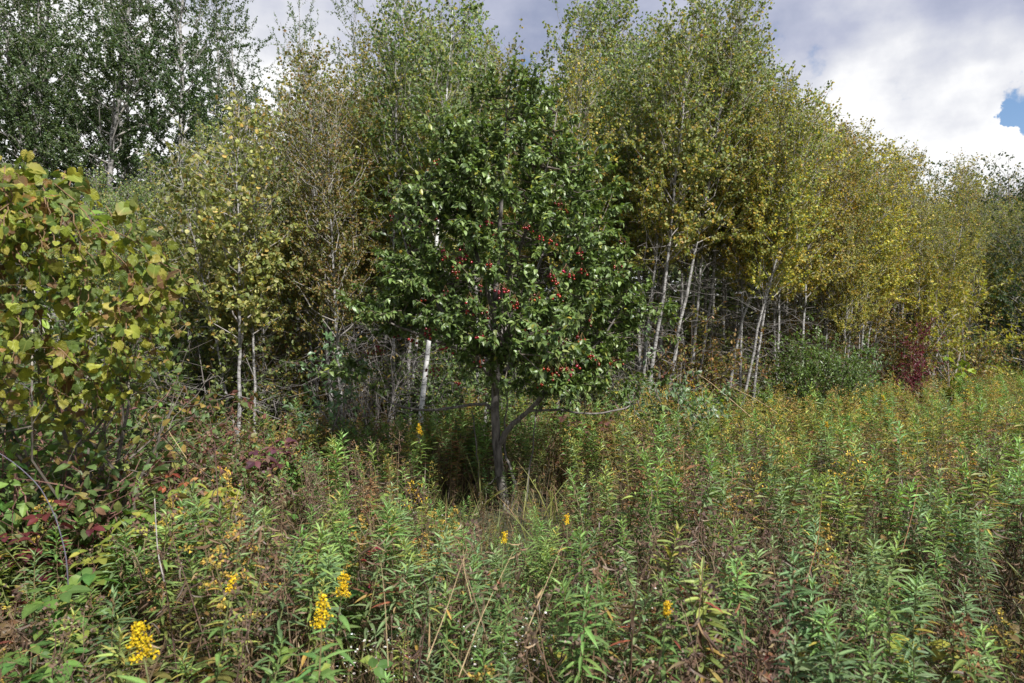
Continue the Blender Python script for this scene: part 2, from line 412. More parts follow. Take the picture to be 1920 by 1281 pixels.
# ================================================================== aspens and poplars
T_ROUND = quad_leaf(.92, .10); T_OVAL = quad_leaf(.62, .12); T_DIA = diamond(.45)
def tree_geo(seed, H, r0, lo, cw, nleaf, size, pal_hi, pal_lo, dead=12, nb=46, twc=(.25, .23, .21), asc=(30, 62), tpl=None, hang=.5, split=.45, wob=.045):
    r = np.random.default_rng(seed)
    tr, tw, lf = Geo(), Geo(), Geo()
    n = 16
    z = np.linspace(0, H, n)
    off = np.cumsum(r.normal(0, wob*H/n, (n, 2)), 0); off -= off[:1]
    off -= off[-1:]*(z/H)[:, None]*.7
    TP = np.column_stack([off, z])
    TR = .82*r0*(1-(z/H)**1.1*.93); TR[0] *= 1.25
    tube(tr, TP, TR, (.5, .5, .5), 9, True)
    segA, segB, segW = [], [], []
    def on_trunk(t): return np.array([np.interp(t*H, z, TP[:, i]) for i in range(3)])
    for i in range(nb):
        t = lo+(0.985-lo)*((i+r.uniform(0, 1))/nb)
        prof = math.sin(math.pi*min(1, ((t-lo)/(1-lo))*.80+.2))**.8
        ln = cw*(.25+.75*prof)*r.uniform(.6, 1.15)
        az = i*2.4+r.uniform(-.6, .6); el = math.radians(r.uniform(*asc)+18*t)
        a = on_trunk(t); d = np.array([math.cos(az)*math.cos(el), math.sin(az)*math.cos(el), math.sin(el)])
        b = a+d*ln
        P = bend(a, b, r, 5, .12, -.06)
        rb = max(.0035, r0*.30*(1-t)+.004)
        tube(tw, P, np.linspace(rb, .0025, 5), twc, 4)
        for k in range(5):
            u = r.uniform(.25, 1.0); k0 = min(3, int(u*4)); base = P[k0]+(P[k0+1]-P[k0])*(u*4-k0)
            dd = nrm(d*.5+rdir(1, r)[0]*.8+np.array([0, 0, .25]))
            e_ = base+dd*ln*r.uniform(.22, .5)
            Q = bend(base, e_, r, 3, .1)
            tube(tw, Q, np.linspace(.0032, .0015, 3), twc, 3)
            segA += [Q[0], Q[1]]; segB += [Q[1], Q[2]]; segW += [.7*np.linalg.norm(e_-base), 1.0*np.linalg.norm(e_-base)]
        segA += [P[2], P[3]]; segB += [P[3], P[4]]; segW += [.12*ln, .25*ln]
    segA.append(on_trunk(.9)); segB.append(on_trunk(1.0)+np.array([0, 0, .1])); segW.append(.4)
    for i in range(dead):
        t = r.uniform(.10, lo+.08); az = r.uniform(0, 6.28); el = math.radians(r.uniform(-15, 35)); ln = r.uniform(.4, 1.3)
        a = on_trunk(t); d = np.array([math.cos(az)*math.cos(el), math.sin(az)*math.cos(el), math.sin(el)])
        P = bend(a, a+d*ln, r, 5, .16)
        tube(tw, P, np.linspace(.007, .002, 5), (.13, .118, .11), 3)
        for k in range(3):
            base = P[1+k]; Q = bend(base, base+nrm(d+rdir(1, r)[0]*.9)*ln*r.uniform(.2, .5), r, 3, .15)
            tube(tw, Q, np.linspace(.003, .0012, 3), (.13, .118, .11), 3)
    A, B, W = np.array(segA), np.array(segB), np.array(segW)
    W = W*np.interp(A[:, 2]/H, [0, .52, .80, 1.0], [1, 1, .40, .20])
    idx = r.choice(len(A), nleaf, p=W/W.sum()); u = r.uniform(0, 1, (nleaf, 1))
    P = A[idx]+(B[idx]-A[idx])*u+rdir(nleaf, r)*r.uniform(.01, .055, (nleaf, 1))
    D = nrm(rdir(nleaf, r)+np.array([0, 0, -hang])); Nn = rdir(nleaf, r)
    rel = P[:, 2]/H
    hi = r.uniform(0, 1, nleaf) < 1/(1+np.exp(-(rel-(lo+(1-lo)*split))*9))
    C = np.where(hi[:, None], pick(pal_hi, nleaf, r), pick(pal_lo, nleaf, r))
    place(lf, tpl or T_ROUND, P, D, Nn, size*r.uniform(.7, 1.25, nleaf), C, .38)
    return tr, tw, lf, H
PAL_POP = [((.058, .095, .038), 5), ((.08, .122, .045), 4), ((.105, .155, .055), 2), ((.13, .17, .06), .8)]
PAL_GRN = [((.14, .20, .065), 4), ((.19, .245, .08), 4), ((.10, .15, .05), 3), ((.27, .28, .07), 1.4), ((.34, .27, .06), .2)]
PAL_OLV = [((.215, .225, .055), 4), ((.285, .275, .06), 3), ((.13, .165, .045), 4), ((.40, .30, .05), 1.1), ((.30, .17, .04), .3)]
PAL_GLD = [((.35, .285, .05), 3.0), ((.26, .24, .05), 4), ((.46, .33, .05), 1.4), ((.30, .18, .045), .6), ((.155, .17, .045), 3.4)]
PAL_YEL = [((.34, .34, .12), 3), ((.23, .26, .08), 4), ((.14, .18, .055), 5), ((.38, .29, .07), .7)]
PAL_MEADBRN = [((.20, .11, .05), 3), ((.14, .13, .045), 3), ((.11, .07, .04), 2), ((.14, .17, .05), 3)]
PAL_BRN = [((.25, .165, .05), 4), ((.19, .185, .05), 4), ((.27, .22, .06), 2.4), ((.13, .155, .045), 5), ((.21, .115, .05), .4)]
def tree_proto(name, bark, *a, **k):
    tr, tw, lf, H = tree_geo(*a, **k)
    return dict(trunk=tr.mesh('trunk', bark, True), twigs=tw.mesh('twigs', M_twig), crown=lf.mesh('crown', M_leaf), H=H)
PR = {}
for i in range(4):
    PR['poplar', i] = tree_proto('poplar', M_aspen, 100+i, 12.0+.5*i, .115, .17, 2.3, 30000, .047, PAL_POP, PAL_POP, nb=74, dead=5, asc=(20, 58))
for i in range(5):
    PR['green', i] = tree_proto('aspen', M_aspen, 200+i, 7.6+.2*i, .048, .41, 1.55, 8000, .053, PAL_GRN, PAL_OLV, dead=20, nb=66)
for i in range(5):
    PR['olive', i] = tree_proto('aspen', M_aspen, 300+i, 7.2+.2*i, .045, .39, 1.55, 8400, .048, PAL_OLV, PAL_GLD, dead=20, nb=66)
for i in range(3):
    PR['gold', i] = tree_proto('aspen', M_aspen, 400+i, 6.4+.2*i, .040, .36, 1.55, 8400, .046, PAL_GLD, PAL_GLD, dead=20, nb=66)
for i in range(3):
    PR['brown', i] = tree_proto('aspen', M_aspen, 500+i, 5.6+.3*i, .040, .30, 1.4, 8000, .043, PAL_BRN, PAL_BRN, dead=20, nb=66)
PR['birch', 0] = tree_proto('birch', M_white, 610, 7.0, .056, .36, 1.2, 4200, .058, PAL_GRN, PAL_OLV, dead=12, nb=48)
PR['yellow', 0] = tree_proto('birch', M_aspen, 620, 4.9, .036, .30, 1.1, 2900, .062, PAL_YEL, PAL_YEL, dead=10, nb=34, hang=.3)
PR['yellow', 1] = tree_proto('birch', M_aspen, 621, 4.4, .030, .34, 1.0, 2400, .062, PAL_YEL, PAL_YEL, dead=8, nb=30, hang=.3)
PAL_DK = [((.03, .055, .02), 4), ((.045, .075, .025), 4), ((.07, .10, .03), 2)]
PR['dark', 0] = tree_proto('tree', M_dark, 700, 7.4, .12, .08, 2.3, 9500, .085, PAL_DK, PAL_DK, nb=80, dead=0, asc=(8, 50), tpl=T_OVAL)
PR['dark', 1] = tree_proto('tree', M_dark, 701, 6.6, .11, .06, 2.2, 9500, .085, PAL_DK, PAL_OLV, nb=80, dead=0, asc=(8, 50), tpl=T_OVAL, split=.2)
def plant_tree(key, name, x, y, label, group, H=None, lean=(0, 0), rz=None, cat='tree', wide=1.0):
    p = PR[key]
    s = (H/p['H']) if H else rng.uniform(.9, 1.1)
    rz = rng.uniform(0, 6.28) if rz is None else rz
    up = Vector((lean[0], lean[1], 1)).normalized()
    q = Vector((0, 0, 1)).rotation_difference(up) @ Matrix.Rotation(rz, 3, 'Z').to_quaternion()
    t = thing(name, label, cat, (x, y, -.05), group, q); t.scale = (s*wide, s*wide, s)
    part('trunk', p['trunk'], t); part('twigs', p['twigs'], t, True); part('crown', p['crown'], t, True)
    return t
G_ASP = 'slim aspens at the thicket edge'
def traced(key, name, x0, y0, x1, y1, Y, H, label, group=G_ASP, wide=1.0):
    a, b = at(x0, y0, Y), at(x1, y1, Y)
    lx = (b[0]-a[0])/(b[2]-a[2])
    bx = a[0]-lx*a[2]
    return plant_tree(key, name, bx, Y, label, group, H, (lx, rng.uniform(-.03, .03)), wide=wide)
# trunks that can be picked out, left to right
traced('yellow', 'yellowing_birch', 445, 800, 456, 450, 9.0, 4.75, 'small pale-yellow-leaved tree with a thin grey trunk right of the grapevine') if False else None
traced(('yellow', 0), 'yellowing_birch', 445, 800, 455, 450, 9.0, 4.9, 'small pale yellow birch with one thin pale trunk, right of the grapevine', 'small yellowing birches')
traced(('yellow', 1), 'yellowing_birch', 432, 760, 372, 480, 9.4, 4.4, 'dark-stemmed yellow birch leaning left, close behind the straight pale birch', 'small yellowing birches')
traced(('birch', 0), 'white_birch', 553, 720, 582, 430, 12.0, 6.2, 'birch with blotchy white trunk standing in the dark gap of the thicket', 'white-barked birches')
traced(('brown', 0), 'aspen', 620, 800, 603, 430, 10.6, 6.0, 'bronze-leaved aspen with a straight grey trunk leaning slightly left')
traced(('brown', 1), 'aspen', 638, 640, 656, 460, 12.5, 6.3, 'bronze aspen with thin trunk leaning right, just behind the grey-trunked one')
traced(('birch', 0), 'white_birch', 788, 815, 801, 640, 9.6, 6.4, 'bright white birch trunk rising behind the left limb of the berry tree', 'white-barked birches')
traced(('green', 0), 'aspen', 772, 740, 779, 640, 11.2, 6.9, 'thin aspen stem close beside the bright white birch trunk')
traced(('green', 1), 'aspen', 1222, 690, 1272, 250, 11.6, 7.6, 'first pale aspen trunk to the right of the berry tree, tall green crown')
traced(('green', 2), 'aspen', 1262, 660, 1303, 460, 12.0, 7.9, 'tall aspen leaning right, second pale trunk from the berry tree')
traced(('olive', 0), 'aspen', 1300, 660, 1314, 510, 12.6, 7.4, 'olive aspen with thin upright trunk between two leaning pale trunks')
traced(('green', 3), 'aspen', 1324, 670, 1343, 510, 12.8, 7.9, 'slim aspen among crossing bare grey twigs, left of the white leaning pair')
traced(('olive', 1), 'aspen', 1368, 710, 1402, 540, 12.4, 6.6, 'aspen with pale trunk just left of the low forked pair')
traced(('olive', 2), 'aspen', 1384, 765, 1425, 600, 12.0, 6.1, 'strongly leaning dark-footed aspen whose trunk starts lowest beside the goldenrods')
traced(('olive', 3), 'aspen', 1414, 720, 1453, 440, 12.3, 6.0, 'whitest and thickest leaning aspen trunk of the right-hand thicket, left of the round green shrub')
traced(('gold', 0), 'aspen', 1505, 640, 1520, 480, 14.0, 6.4, 'golden aspen rising behind the round green shrub')
traced(('gold', 1), 'aspen', 1622, 590, 1650, 360, 15.6, 6.2, 'golden aspen with pale forked-looking trunk, right of the round green shrub', wide=1.1)
traced(('gold', 2), 'aspen', 1641, 590, 1658, 470, 16.0, 5.9, 'thin golden aspen next to the pale trunk beyond the green shrub')
traced(('olive', 4), 'aspen', 1746, 710, 1772, 580, 17.0, 5.9, 'leaning grey aspen beside the dark red dogwood shrub')
traced(('gold', 1), 'aspen', 1548, 640, 1562, 480, 14.8, 6.3, 'golden aspen stepping the skyline down, right of the one behind the green shrub')
traced(('olive', 1), 'aspen', 1590, 620, 1603, 470, 15.2, 6.0, 'olive aspen between the golden aspens beyond the round green shrub')
# tall poplars at the back on the left
PG = 'tall dark poplars behind the thicket on the left'
traced(('poplar', 0), 'poplar', 214, 400, 246, 130, 15.5, 12.2, 'tall poplar whose pale trunk shows through dark leaves above the grapevine', PG)
traced(('poplar', 1), 'poplar', 92, 300, 94, 130, 17.5, 12.8, 'tall dark poplar with grey trunk, second from the left edge', PG)
traced(('poplar', 2), 'poplar', 30, 260, 4, 140, 16.0, 12.6, 'dark poplar with a thick pale trunk leaning out at the left edge', PG)
for x, y, h, w, lab in [(-7.0, 14.5, 11.6, 1, 'dark poplar filling the sky left of the open cloud notch'), (-10.4, 18.5, 12.6, 1, 'dark poplar standing far back above the grapevine'),
                  (-8.6, 20, 13.0, 1, 'broad poplar behind the trunk that shows through the leaves'), (-5.5, 17.5, 10.6, .8, 'poplar with a loose airy top right of the open cloud notch'),
                  (-4.2, 18.5, 11.2, .75, 'airy-topped poplar, last of the poplars before the yellow aspens'), (-15, 21, 13.5, 1.1, 'poplar beyond the left edge trunk, dark and dense'), (-12.5, 15, 12.2, 1.05, 'dark poplar crown spreading at the left edge'),
                  (-6.6, 21.5, 9.9, .9, 'lower poplar whose crown closes the bottom of the cloud notch'), (-13.2, 12.5, 9.5, 1.0, 'shorter dark poplar hanging over the left edge'), (-9.3, 16.2, 10.8, 1.15, 'dark poplar filling the space between the two pale poplar trunks'), (-11.6, 16.8, 11.6, 1.15, 'dense dark poplar crown left of the second pale trunk'), (-6.3, 15.6, 9.2, 1.1, 'low dark poplar crown below the open cloud notch')]:
    plant_tree(('poplar', int(rng.integers(4))), 'poplar', x, y, lab, PG, h, wide=w)
# the thicket behind: trees one cannot tell apart share a label by the stretch they stand in
def skyline(px):   # height in photo pixels of the crown tops
    return float(np.interp(px, [-200, 250, 330, 420, 560, 660, 720, 800, 900, 950, 990, 1040, 1160, 1300, 1370, 1440, 1500, 1560, 1600, 1650, 1700, 1760, 1850, 2100], [330, 330, 300, 230, 170, 120, 40, 10, 20, 110, 120, 30, 0, 10, 60, 140, 180, 235, 275, 285, 290, 335, 345, 360]))
taken = []
n_fill = 0
for tries in range(9000):
    px = rng.uniform(180, 2080); depth = rng.uniform(.3, 9.5)
    Y = 12.0
    for _ in range(4):
        x = (px-960)/F*Y; Y = front_edge(x)+depth
    x = (px-960)/F*Y
    if px < 420 and depth < 2.0: continue
    if any((x-a)**2+(Y-b)**2 < (.66+.03*Y*.5)**2 for a, b in taken): continue
    if n_fill >= 185: break
    taken.append((x, Y)); n_fill += 1
    sk = skyline(px+rng.uniform(-22, 22)+(45 if px > 1150 else 0))
    H = EYE+(640-sk)/F*Y
    H *= rng.uniform(.86, 1.08) if depth > 1.2 else rng.uniform(.72, .97)
    if depth > 5: H *= .88
    H = max(3.6, min(H, 10.5))
    if px < 480: kind, lab = ('yellow' if rng.random() < .35 else 'green'), 'green aspen between the grapevine and the yellow birches'
    elif px < 720: kind, lab = ('brown' if rng.random() < .5 and depth < 6 else 'olive'), 'bronze aspen left of the berry tree'
    elif px < 1190: kind, lab = ('green' if rng.random() < .8 else 'olive'), 'green aspen behind the berry tree'
    elif px < 1420: kind, lab = ('olive' if rng.random() < .35 else 'green'), 'slim aspen just right of the berry tree'
    elif px < 1640: kind, lab = ('gold' if rng.random() < .42 else 'olive'), 'golden aspen behind the round green shrub'
    else: kind, lab = ('olive' if rng.random() < .6 else 'gold'), 'golden aspen beyond the red dogwood'
    if kind in ('olive', 'gold') and px < 1640 and sk < 60: kind = 'green' if rng.random() < .5 else kind
    nv = sum(1 for k in PR if k[0] == kind)
    lx = rng.normal(.03 if px > 1000 else 0, .04)
    row = 'front-row' if depth < 2.2 else 'second-row' if depth < 5 else 'hindmost'
    lab = f"{row} {'short' if H < 5.2 else 'tall' if H > 7.2 else 'middling'} {lab}, {'tilting left' if lx < -.02 else 'tilting right' if lx > .06 else 'upright'}"
    plant_tree((kind, int(rng.integers(nv))), 'aspen', x, Y, lab, G_ASP, H, (lx, rng.normal(0, .03)))
DG = 'dark trees at the far end of the thicket'
for px, Y, sk, lab in [(1890, 25, 318, 'tall dark green tree at the far right end of the thicket'), (1755, 30, 322, 'dark tree crown poking above the golden thicket'), (1840, 29, 345, 'dark tree between the two taller dark crowns'),
                       (1930, 21, 420, 'dark leafy tree at the right edge in deep shade'), (1960, 24, 330, 'dark tree half out at the right edge'), (1620, 31, 300, 'dark green crown behind the golden aspens'), (2060, 22, 300, 'dark tree beyond the right edge')]:
    plant_tree(('dark', int(rng.integers(2))), 'dark_tree', (px-960)/F*Y, Y, lab, DG, EYE+(640-sk)/F*Y, wide=1.0)

# far woods closing the view under and behind the crowns: reads as one mass
g = Geo(); r = np.random.default_rng(5)
n = 150000
px = r.uniform(-700, 2600, n)
Yb = np.interp(px, [-700, 200, 960, 1500, 2000, 2600], [24, 25, 25, 28, 36, 38])+r.uniform(0, 7, n)
X = (px-960)/F*Yb
zt = np.interp(px, [-700, 300, 600, 1000, 1300, 1500, 1700, 2000, 2600], [9.5, 9.0, 8.5, 8.5, 8.5, 7.6, 7.2, 7.4, 8.0])*(0.8+.2*np.sin(X*.9)*np.sin(X*.37+1))
P = np.column_stack([X, Yb, r.uniform(0, 1, n)**1.15*zt])
place(g, T_OVAL, P, rdir(n, r)+np.array([0, 0, -.3]), rdir(n, r), r.uniform(.16, .36, n), pick(PAL_DK+PAL_OLV[2:3], n, r), .3)
for i in range(90):
    x = r.uniform(-24, 34); y = 26+r.uniform(0, 8)+max(0, x)*.25; h = r.uniform(4, 7)
    tube(g, bend((x, y, 0), (x+r.normal(0, .4), y, h), r, 5, .03), np.linspace(.09, .02, 5), (.16, .15, .14), 5)
setting('woods', g.mesh('woods', M_leaf), 'stuff')

# ================================================================== shrubs and saplings
def shrub_geo(seed, H, W, nstem, ntw, nleaf, tpl, size, pal, stemc=(.16, .12, .09), low=.15, r0=.014, tr=.35, droop=.3, loose=.06, depth=None, dens=1.0):
    r = np.random.default_rng(seed); st, lf = Geo(), Geo(); A, B = [], []
    depth = depth or W
    for i in range(nstem):
        az = i*2.4+r.uniform(-.5, .5); rad = math.sqrt((i+.5)/nstem)
        top = np.array([math.cos(az)*rad*W*.5, math.sin(az)*rad*depth*.5, H*(1-.45*rad**2)*r.uniform(.75, 1.0)])
        P = bend((r.normal(0, .05)*W, r.normal(0, .05)*W, 0), top, r, 6, .10, .05)
        tube(st, P, np.linspace(r0, .003, 6), stemc, 4)
        for k in range(ntw):
            u = r.uniform(low, 1)*4.99; k0 = int(u); b0 = P[k0]+(P[k0+1]-P[k0])*(u-k0)
            d = nrm(np.array([math.cos(az)*.4, math.sin(az)*.4, .35])+rdir(1, r)[0])
            Q = bend(b0, b0+d*r.uniform(.14, .3)*(H+W)*.5, r, 4, .12)
            tube(st, Q, np.linspace(.004, .0015, 4), stemc, 3)
            A += [Q[0], Q[1], Q[2]]; B += [Q[1], Q[2], Q[3]]
    A, B = np.array(A), np.array(B)
    idx = r.integers(0, len(A), nleaf)
    P = A[idx]+(B[idx]-A[idx])*r.uniform(0, 1, (nleaf, 1))+rdir(nleaf, r)*loose*r.uniform(0, 1, (nleaf, 1))
    P[:, 2] = np.maximum(P[:, 2], .03)
    D = nrm(nrm(B[idx]-A[idx])*.5+rdir(nleaf, r)*.8+np.array([0, 0, -droop])); Nn = nrm(rdir(nleaf, r)*.8+np.array([0, -.2, .9]))
    place(lf, tpl, P, D, Nn, size*r.uniform(.65, 1.25, nleaf), pick(pal, nleaf, r), tr)
    return st, lf
T_OVATE = leaf_tpl(.52, 4, .14, .28, .40, 0, 1.1); T_OVATE3 = leaf_tpl(.56, 3, .14, .22, .42, 0, 1.1)
T_LANCE = leaf_tpl(.175, 4, .2, .30, .42, 0, 1.15); T_LANCE3 = leaf_tpl(.18, 3, .2, .28, .42, 0, 1.1)
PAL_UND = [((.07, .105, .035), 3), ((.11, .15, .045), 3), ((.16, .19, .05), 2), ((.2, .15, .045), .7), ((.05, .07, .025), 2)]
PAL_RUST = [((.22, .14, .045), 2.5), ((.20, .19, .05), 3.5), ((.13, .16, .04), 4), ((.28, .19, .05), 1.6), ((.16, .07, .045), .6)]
PAL_RED = [((.085, .013, .018), 4), ((.13, .022, .026), 3), ((.08, .02, .025), 2), ((.12, .09, .035), 1.2)]
PAL_VIB = [((.12, .17, .055), 4), ((.14, .13, .05), 2), ((.20, .10, .065), 1.5), ((.15, .07, .065), .9), ((.09, .135, .045), 4), ((.28, .19, .06), .7)]
PAL_FRESH = [((.095, .175, .04), 4), ((.13, .22, .05), 3), ((.07, .13, .035), 3)]
PAL_BLUEG = [((.10, .15, .07), 4), ((.13, .19, .085), 3), ((.08, .12, .05), 3)]
PAL_LIME = [((.26, .32, .04), 4), ((.34, .36, .05), 3), ((.20, .27, .04), 3)]
def shrub_proto(*a, mat=None, **k):
    st, lf = shrub_geo(*a, **k)
    return st.mesh('stems', M_twig), lf.mesh('foliage', mat or M_leaf)
def put_shrub(p, name, x, y, label, group=None, s=1.0, rz=None, cat='shrub', sz=None, z=0):
    t = thing(name, label, cat, (x, y, z), group); t.rotation_euler = (0, 0, rng.uniform(0, 6.28) if rz is None else rz); t.scale = (s, s, sz or s)
    part('stems', p[0], t, True); part('foliage', p[1], t, True)
    return t
# understorey
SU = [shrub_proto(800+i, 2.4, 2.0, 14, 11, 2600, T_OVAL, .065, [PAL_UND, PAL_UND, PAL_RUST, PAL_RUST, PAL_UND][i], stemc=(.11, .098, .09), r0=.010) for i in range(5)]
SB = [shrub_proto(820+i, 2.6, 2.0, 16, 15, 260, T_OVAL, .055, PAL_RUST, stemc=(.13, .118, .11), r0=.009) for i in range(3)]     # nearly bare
cnt = 0; tk = []
for tries in range(4000):
    if cnt >= 150: break
    px = rng.uniform(120, 2060); depth = rng.uniform(.5, 7.0); Y = 12
    for _ in range(4):
        x = (px-960)/F*Y; Y = front_edge(x)+depth
    x = (px-960)/F*Y
    if any((x-a)**2+(Y-b)**2 < .7**2 for a, b in tk): continue
    tk.append((x, Y)); cnt += 1
    bare = 1180 < px < 1480 and depth < 4 and rng.random() < .4 or (520 < px < 760 and rng.random() < .4)
    if bare: p, nm, lab = SB[int(rng.integers(3))], 'bare_shrub', ('nearly bare grey twiggy shrub between the pale trunks right of the berry tree' if px > 1000 else 'nearly bare grey shrub in the dark gap left of the berry tree')
    else:
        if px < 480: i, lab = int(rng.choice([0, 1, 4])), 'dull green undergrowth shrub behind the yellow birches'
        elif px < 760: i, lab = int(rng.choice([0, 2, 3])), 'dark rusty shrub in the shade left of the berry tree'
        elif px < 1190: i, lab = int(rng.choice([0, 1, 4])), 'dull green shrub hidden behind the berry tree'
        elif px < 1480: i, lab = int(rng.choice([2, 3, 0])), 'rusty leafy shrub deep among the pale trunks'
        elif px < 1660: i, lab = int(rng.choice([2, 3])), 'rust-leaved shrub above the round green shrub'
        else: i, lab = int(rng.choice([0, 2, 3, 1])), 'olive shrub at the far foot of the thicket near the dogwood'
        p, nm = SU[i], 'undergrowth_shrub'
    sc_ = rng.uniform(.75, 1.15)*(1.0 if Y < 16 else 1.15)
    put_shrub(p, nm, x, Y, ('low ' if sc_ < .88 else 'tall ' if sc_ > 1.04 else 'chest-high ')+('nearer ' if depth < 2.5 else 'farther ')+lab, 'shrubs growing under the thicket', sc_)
# the ones that stand out
def pos(px, Y): return ((px-960)/F*Y, Y)
p = shrub_proto(840, 2.05, 2.2, 26, 14, 8200, T_OVAL, .055, PAL_FRESH, stemc=(.1, .08, .06), mat=M_gloss)
put_shrub(p, 'round_shrub', *pos(1525, 12.6), 'round bright green shrub in front of the pale leaning aspens', s=1.0)
p2 = shrub_proto(841, 1.0, 1.4, 14, 10, 1800, T_OVAL, .06, PAL_BLUEG)
put_shrub(p2, 'green_shrub', *pos(1590, 13.4), 'greyer green shrub joined to the right flank of the round green shrub', sz=1.75)
p = shrub_proto(842, 2.5, 1.25, 12, 10, 1000, T_OVAL, .075, PAL_RED, stemc=(.14, .05, .05))
put_shrub(p, 'dogwood_shrub', *pos(1722, 15.0), 'dark red leaved dogwood shrub at the far meadow edge', 'red-leaved dogwoods', s=.8, sz=.95)
p = shrub_proto(843, 1.35, 1.3, 12, 8, 600, T_OVAL, .075, PAL_RED+PAL_UND[:2], stemc=(.14, .05, .05))
put_shrub(p, 'dogwood_shrub', *pos(1672, 14.6), 'low purple-red dogwood left of the taller red one', 'red-leaved dogwoods')
PAL_ASH = [((.30, .31, .05), 4), ((.22, .25, .045), 3), ((.36, .31, .05), 2)]
p = shrub_proto(845, 3.9, 2.8, 9, 12, 2100, T_DIA, .11, PAL_ASH, stemc=(.24, .21, .19), low=.45, r0=.02)
put_shrub(p, 'box_elder', *pos(1775, 16.2), 'yellow-green box elder sapling spreading over the red dogwood', cat='sapling')
p = shrub_proto(846, 1.9, .5, 5, 6, 90, grape_tpl(3), .12, PAL_LIME)
put_shrub(p, 'lime_vine', *pos(1790, 14.2), 'bright lime-yellow vine hanging at the foot of the leaning grey aspen', cat='vine')
put_shrub(p, 'lime_vine', *pos(1338, 10.6), 'small patch of lime-yellow leaves low beside the leaning pale trunks', cat='vine', s=.7)
# leafy crab apple shoots left and right of the berry tree
p = shrub_proto(847, 1.9, 1.15, 6, 8, 520, T_OVATE3, .075, PAL_BLUEG, stemc=(.17, .15, .13), low=.5, mat=M_gloss, tr=.3)
put_shrub(p, 'crab_apple_sapling', *pos(628, 8.3), 'leafy grey-green crab apple sapling left of the berry tree', cat='sapling', group='grey-green saplings')
p = shrub_proto(848, 1.75, 1.7, 9, 9, 950, T_OVATE3, .07, PAL_BLUEG, stemc=(.2, .18, .16), low=.35, mat=M_gloss, tr=.3)
put_shrub(p, 'grey_willow', *pos(1255, 8.9), 'loose grey-green willow bush right of the berry tree', cat='bush', group='grey-green saplings')
# sapling top showing above the grapevine
p = shrub_proto(849, 3.35, .55, 2, 14, 130, T_OVATE3, .10, PAL_LIME, stemc=(.3, .27, .24), low=.62, r0=.012)
put_shrub(p, 'thin_sapling', *pos(108, 4.7), 'thin lime-leaved sapling poking up above the grapevine', cat='sapling')
# undergrowth belt on the left, between vine and trees
VB = [shrub_proto(860+i, 1.0, 1.25, 14, 9, 1050, T_OVATE3, .07, [PAL_VIB, PAL_VIB, PAL_FRESH+PAL_UND[:3], PAL_RUST+PAL_VIB[:3]][i], stemc=(.14, .075, .06)) for i in range(4)]
VG = 'bushes in the belt right of the grapevine'
for i, (px, Y, s, k, lab) in enumerate([(330, 5.6, 1.02, 0, 'reddish and green viburnum bush right of the hanging grapevine'), (262, 5.0, .95, 1, 'mixed red-green bush under the tip of the grapevine'), (405, 6.6, .95, 1, 'reddish bush in front of the thin pale birch trunk'),
        (190, 4.6, .85, 2, 'green bramble bush below the grapevine'), (90, 4.2, .9, 2, 'dark green bush at the left edge beneath the grapevine'), (480, 7.4, .8, 3, 'rusty low bush before the dark gap of the thicket'), (560, 7.9, .8, 3, 'rusty bush left of the crab apple sapling'),
        (370, 7.6, 1.25, 0, 'tall reddish bush at the foot of the yellow birches'), (250, 7.2, 1.3, 2, 'dull green bush filling the space behind the grapevine'), (640, 8.2, .7, 3, 'brownish bush under the crab apple sapling'), (720, 8.6, .7, 2, 'low green bush left of the white birch foot'),
        (860, 8.9, .75, 2, 'dark green bush behind the berry tree trunk'), (1010, 9.4, .8, 2, 'green bush behind the berry tree, right of its trunk'), (1120, 9.6, .8, 3, 'rusty bush below the right boughs of the berry tree'), (150, 6.4, 1.3, 0, 'bush seen through gaps low behind the grapevine'),
        (20, 5.4, 1.3, 2, 'tall green bush behind the grapevine at the left edge'),
        (40, 3.75, 1.15, 2, 'green bush directly under the hanging end of the grapevine'), (175, 3.95, 1.1, 0, 'red-tinged bush directly under the right half of the grapevine'), (-60, 3.7, 1.2, 2, 'green bush under the grapevine, cut by the left edge'), (300, 6.4, 1.05, 0, 'red-green bush between the grapevine tip and the pale birch'), (440, 5.8, .8, 1, 'low reddish bush in front of the pale birch, nearest of the belt'),
        (530, 6.9, .75, 2, 'low green bush before the dark gap of the thicket')]):
    put_shrub(VB[k], 'low_bush', *pos(px, Y), lab, VG, s, cat='bush')
for px, dy, s, k, lab in [(1185, -.4, .9, 2, 'low green bush at the foot of the first pale trunks'), (1232, .1, 1.0, 3, 'rusty bush between the first two pale trunks'), (1285, -.2, .95, 2, 'green brush before the upright pale trunks'), (1330, .2, 1.05, 0, 'red-tinged brush among the upright pale trunks'),
        (1372, -.3, .9, 3, 'rusty brush at the foot of the leaning trunks'), (1420, .1, 1.0, 2, 'green brush left of the round green shrub'), (1455, .5, 1.2, 3, 'rusty brush wedged behind the round green shrub'), (1632, -.2, 1.1, 2, 'green brush right of the round green shrub'), (1700, -.4, 1.0, 1, 'reddish brush before the dogwoods'),
        (1800, -.2, 1.1, 2, 'green brush under the box elder'), (1850, .1, 1.2, 3, 'rusty brush at the far foot of the thicket'), (1900, -.2, 1.2, 2, 'green brush in the dark far right end of the thicket')]:
    Y = 12.0
    for _ in range(5): Y = front_edge((px-960)/F*Y)+dy
    put_shrub(VB[k], 'low_bush', *pos(px, Y), lab, 'brush along the foot of the right-hand thicket', s, cat='bush')
for px, Y, s, k, lab in [(815, 7.9, .72, 3, 'rusty bush in the shade just left of the hawthorn trunk'), (885, 8.3, .75, 2, 'green bush in the shade right behind the hawthorn trunk'), (730, 7.6, .62, 2, 'green bush beneath the bare left limb of the hawthorn'), (1060, 8.0, .62, 3, 'rusty bush beneath the right limb of the hawthorn')]:
    put_shrub(VB[k], 'low_bush', *pos(px, Y), lab, 'bushes in the shade of the hawthorn', s, cat='bush')

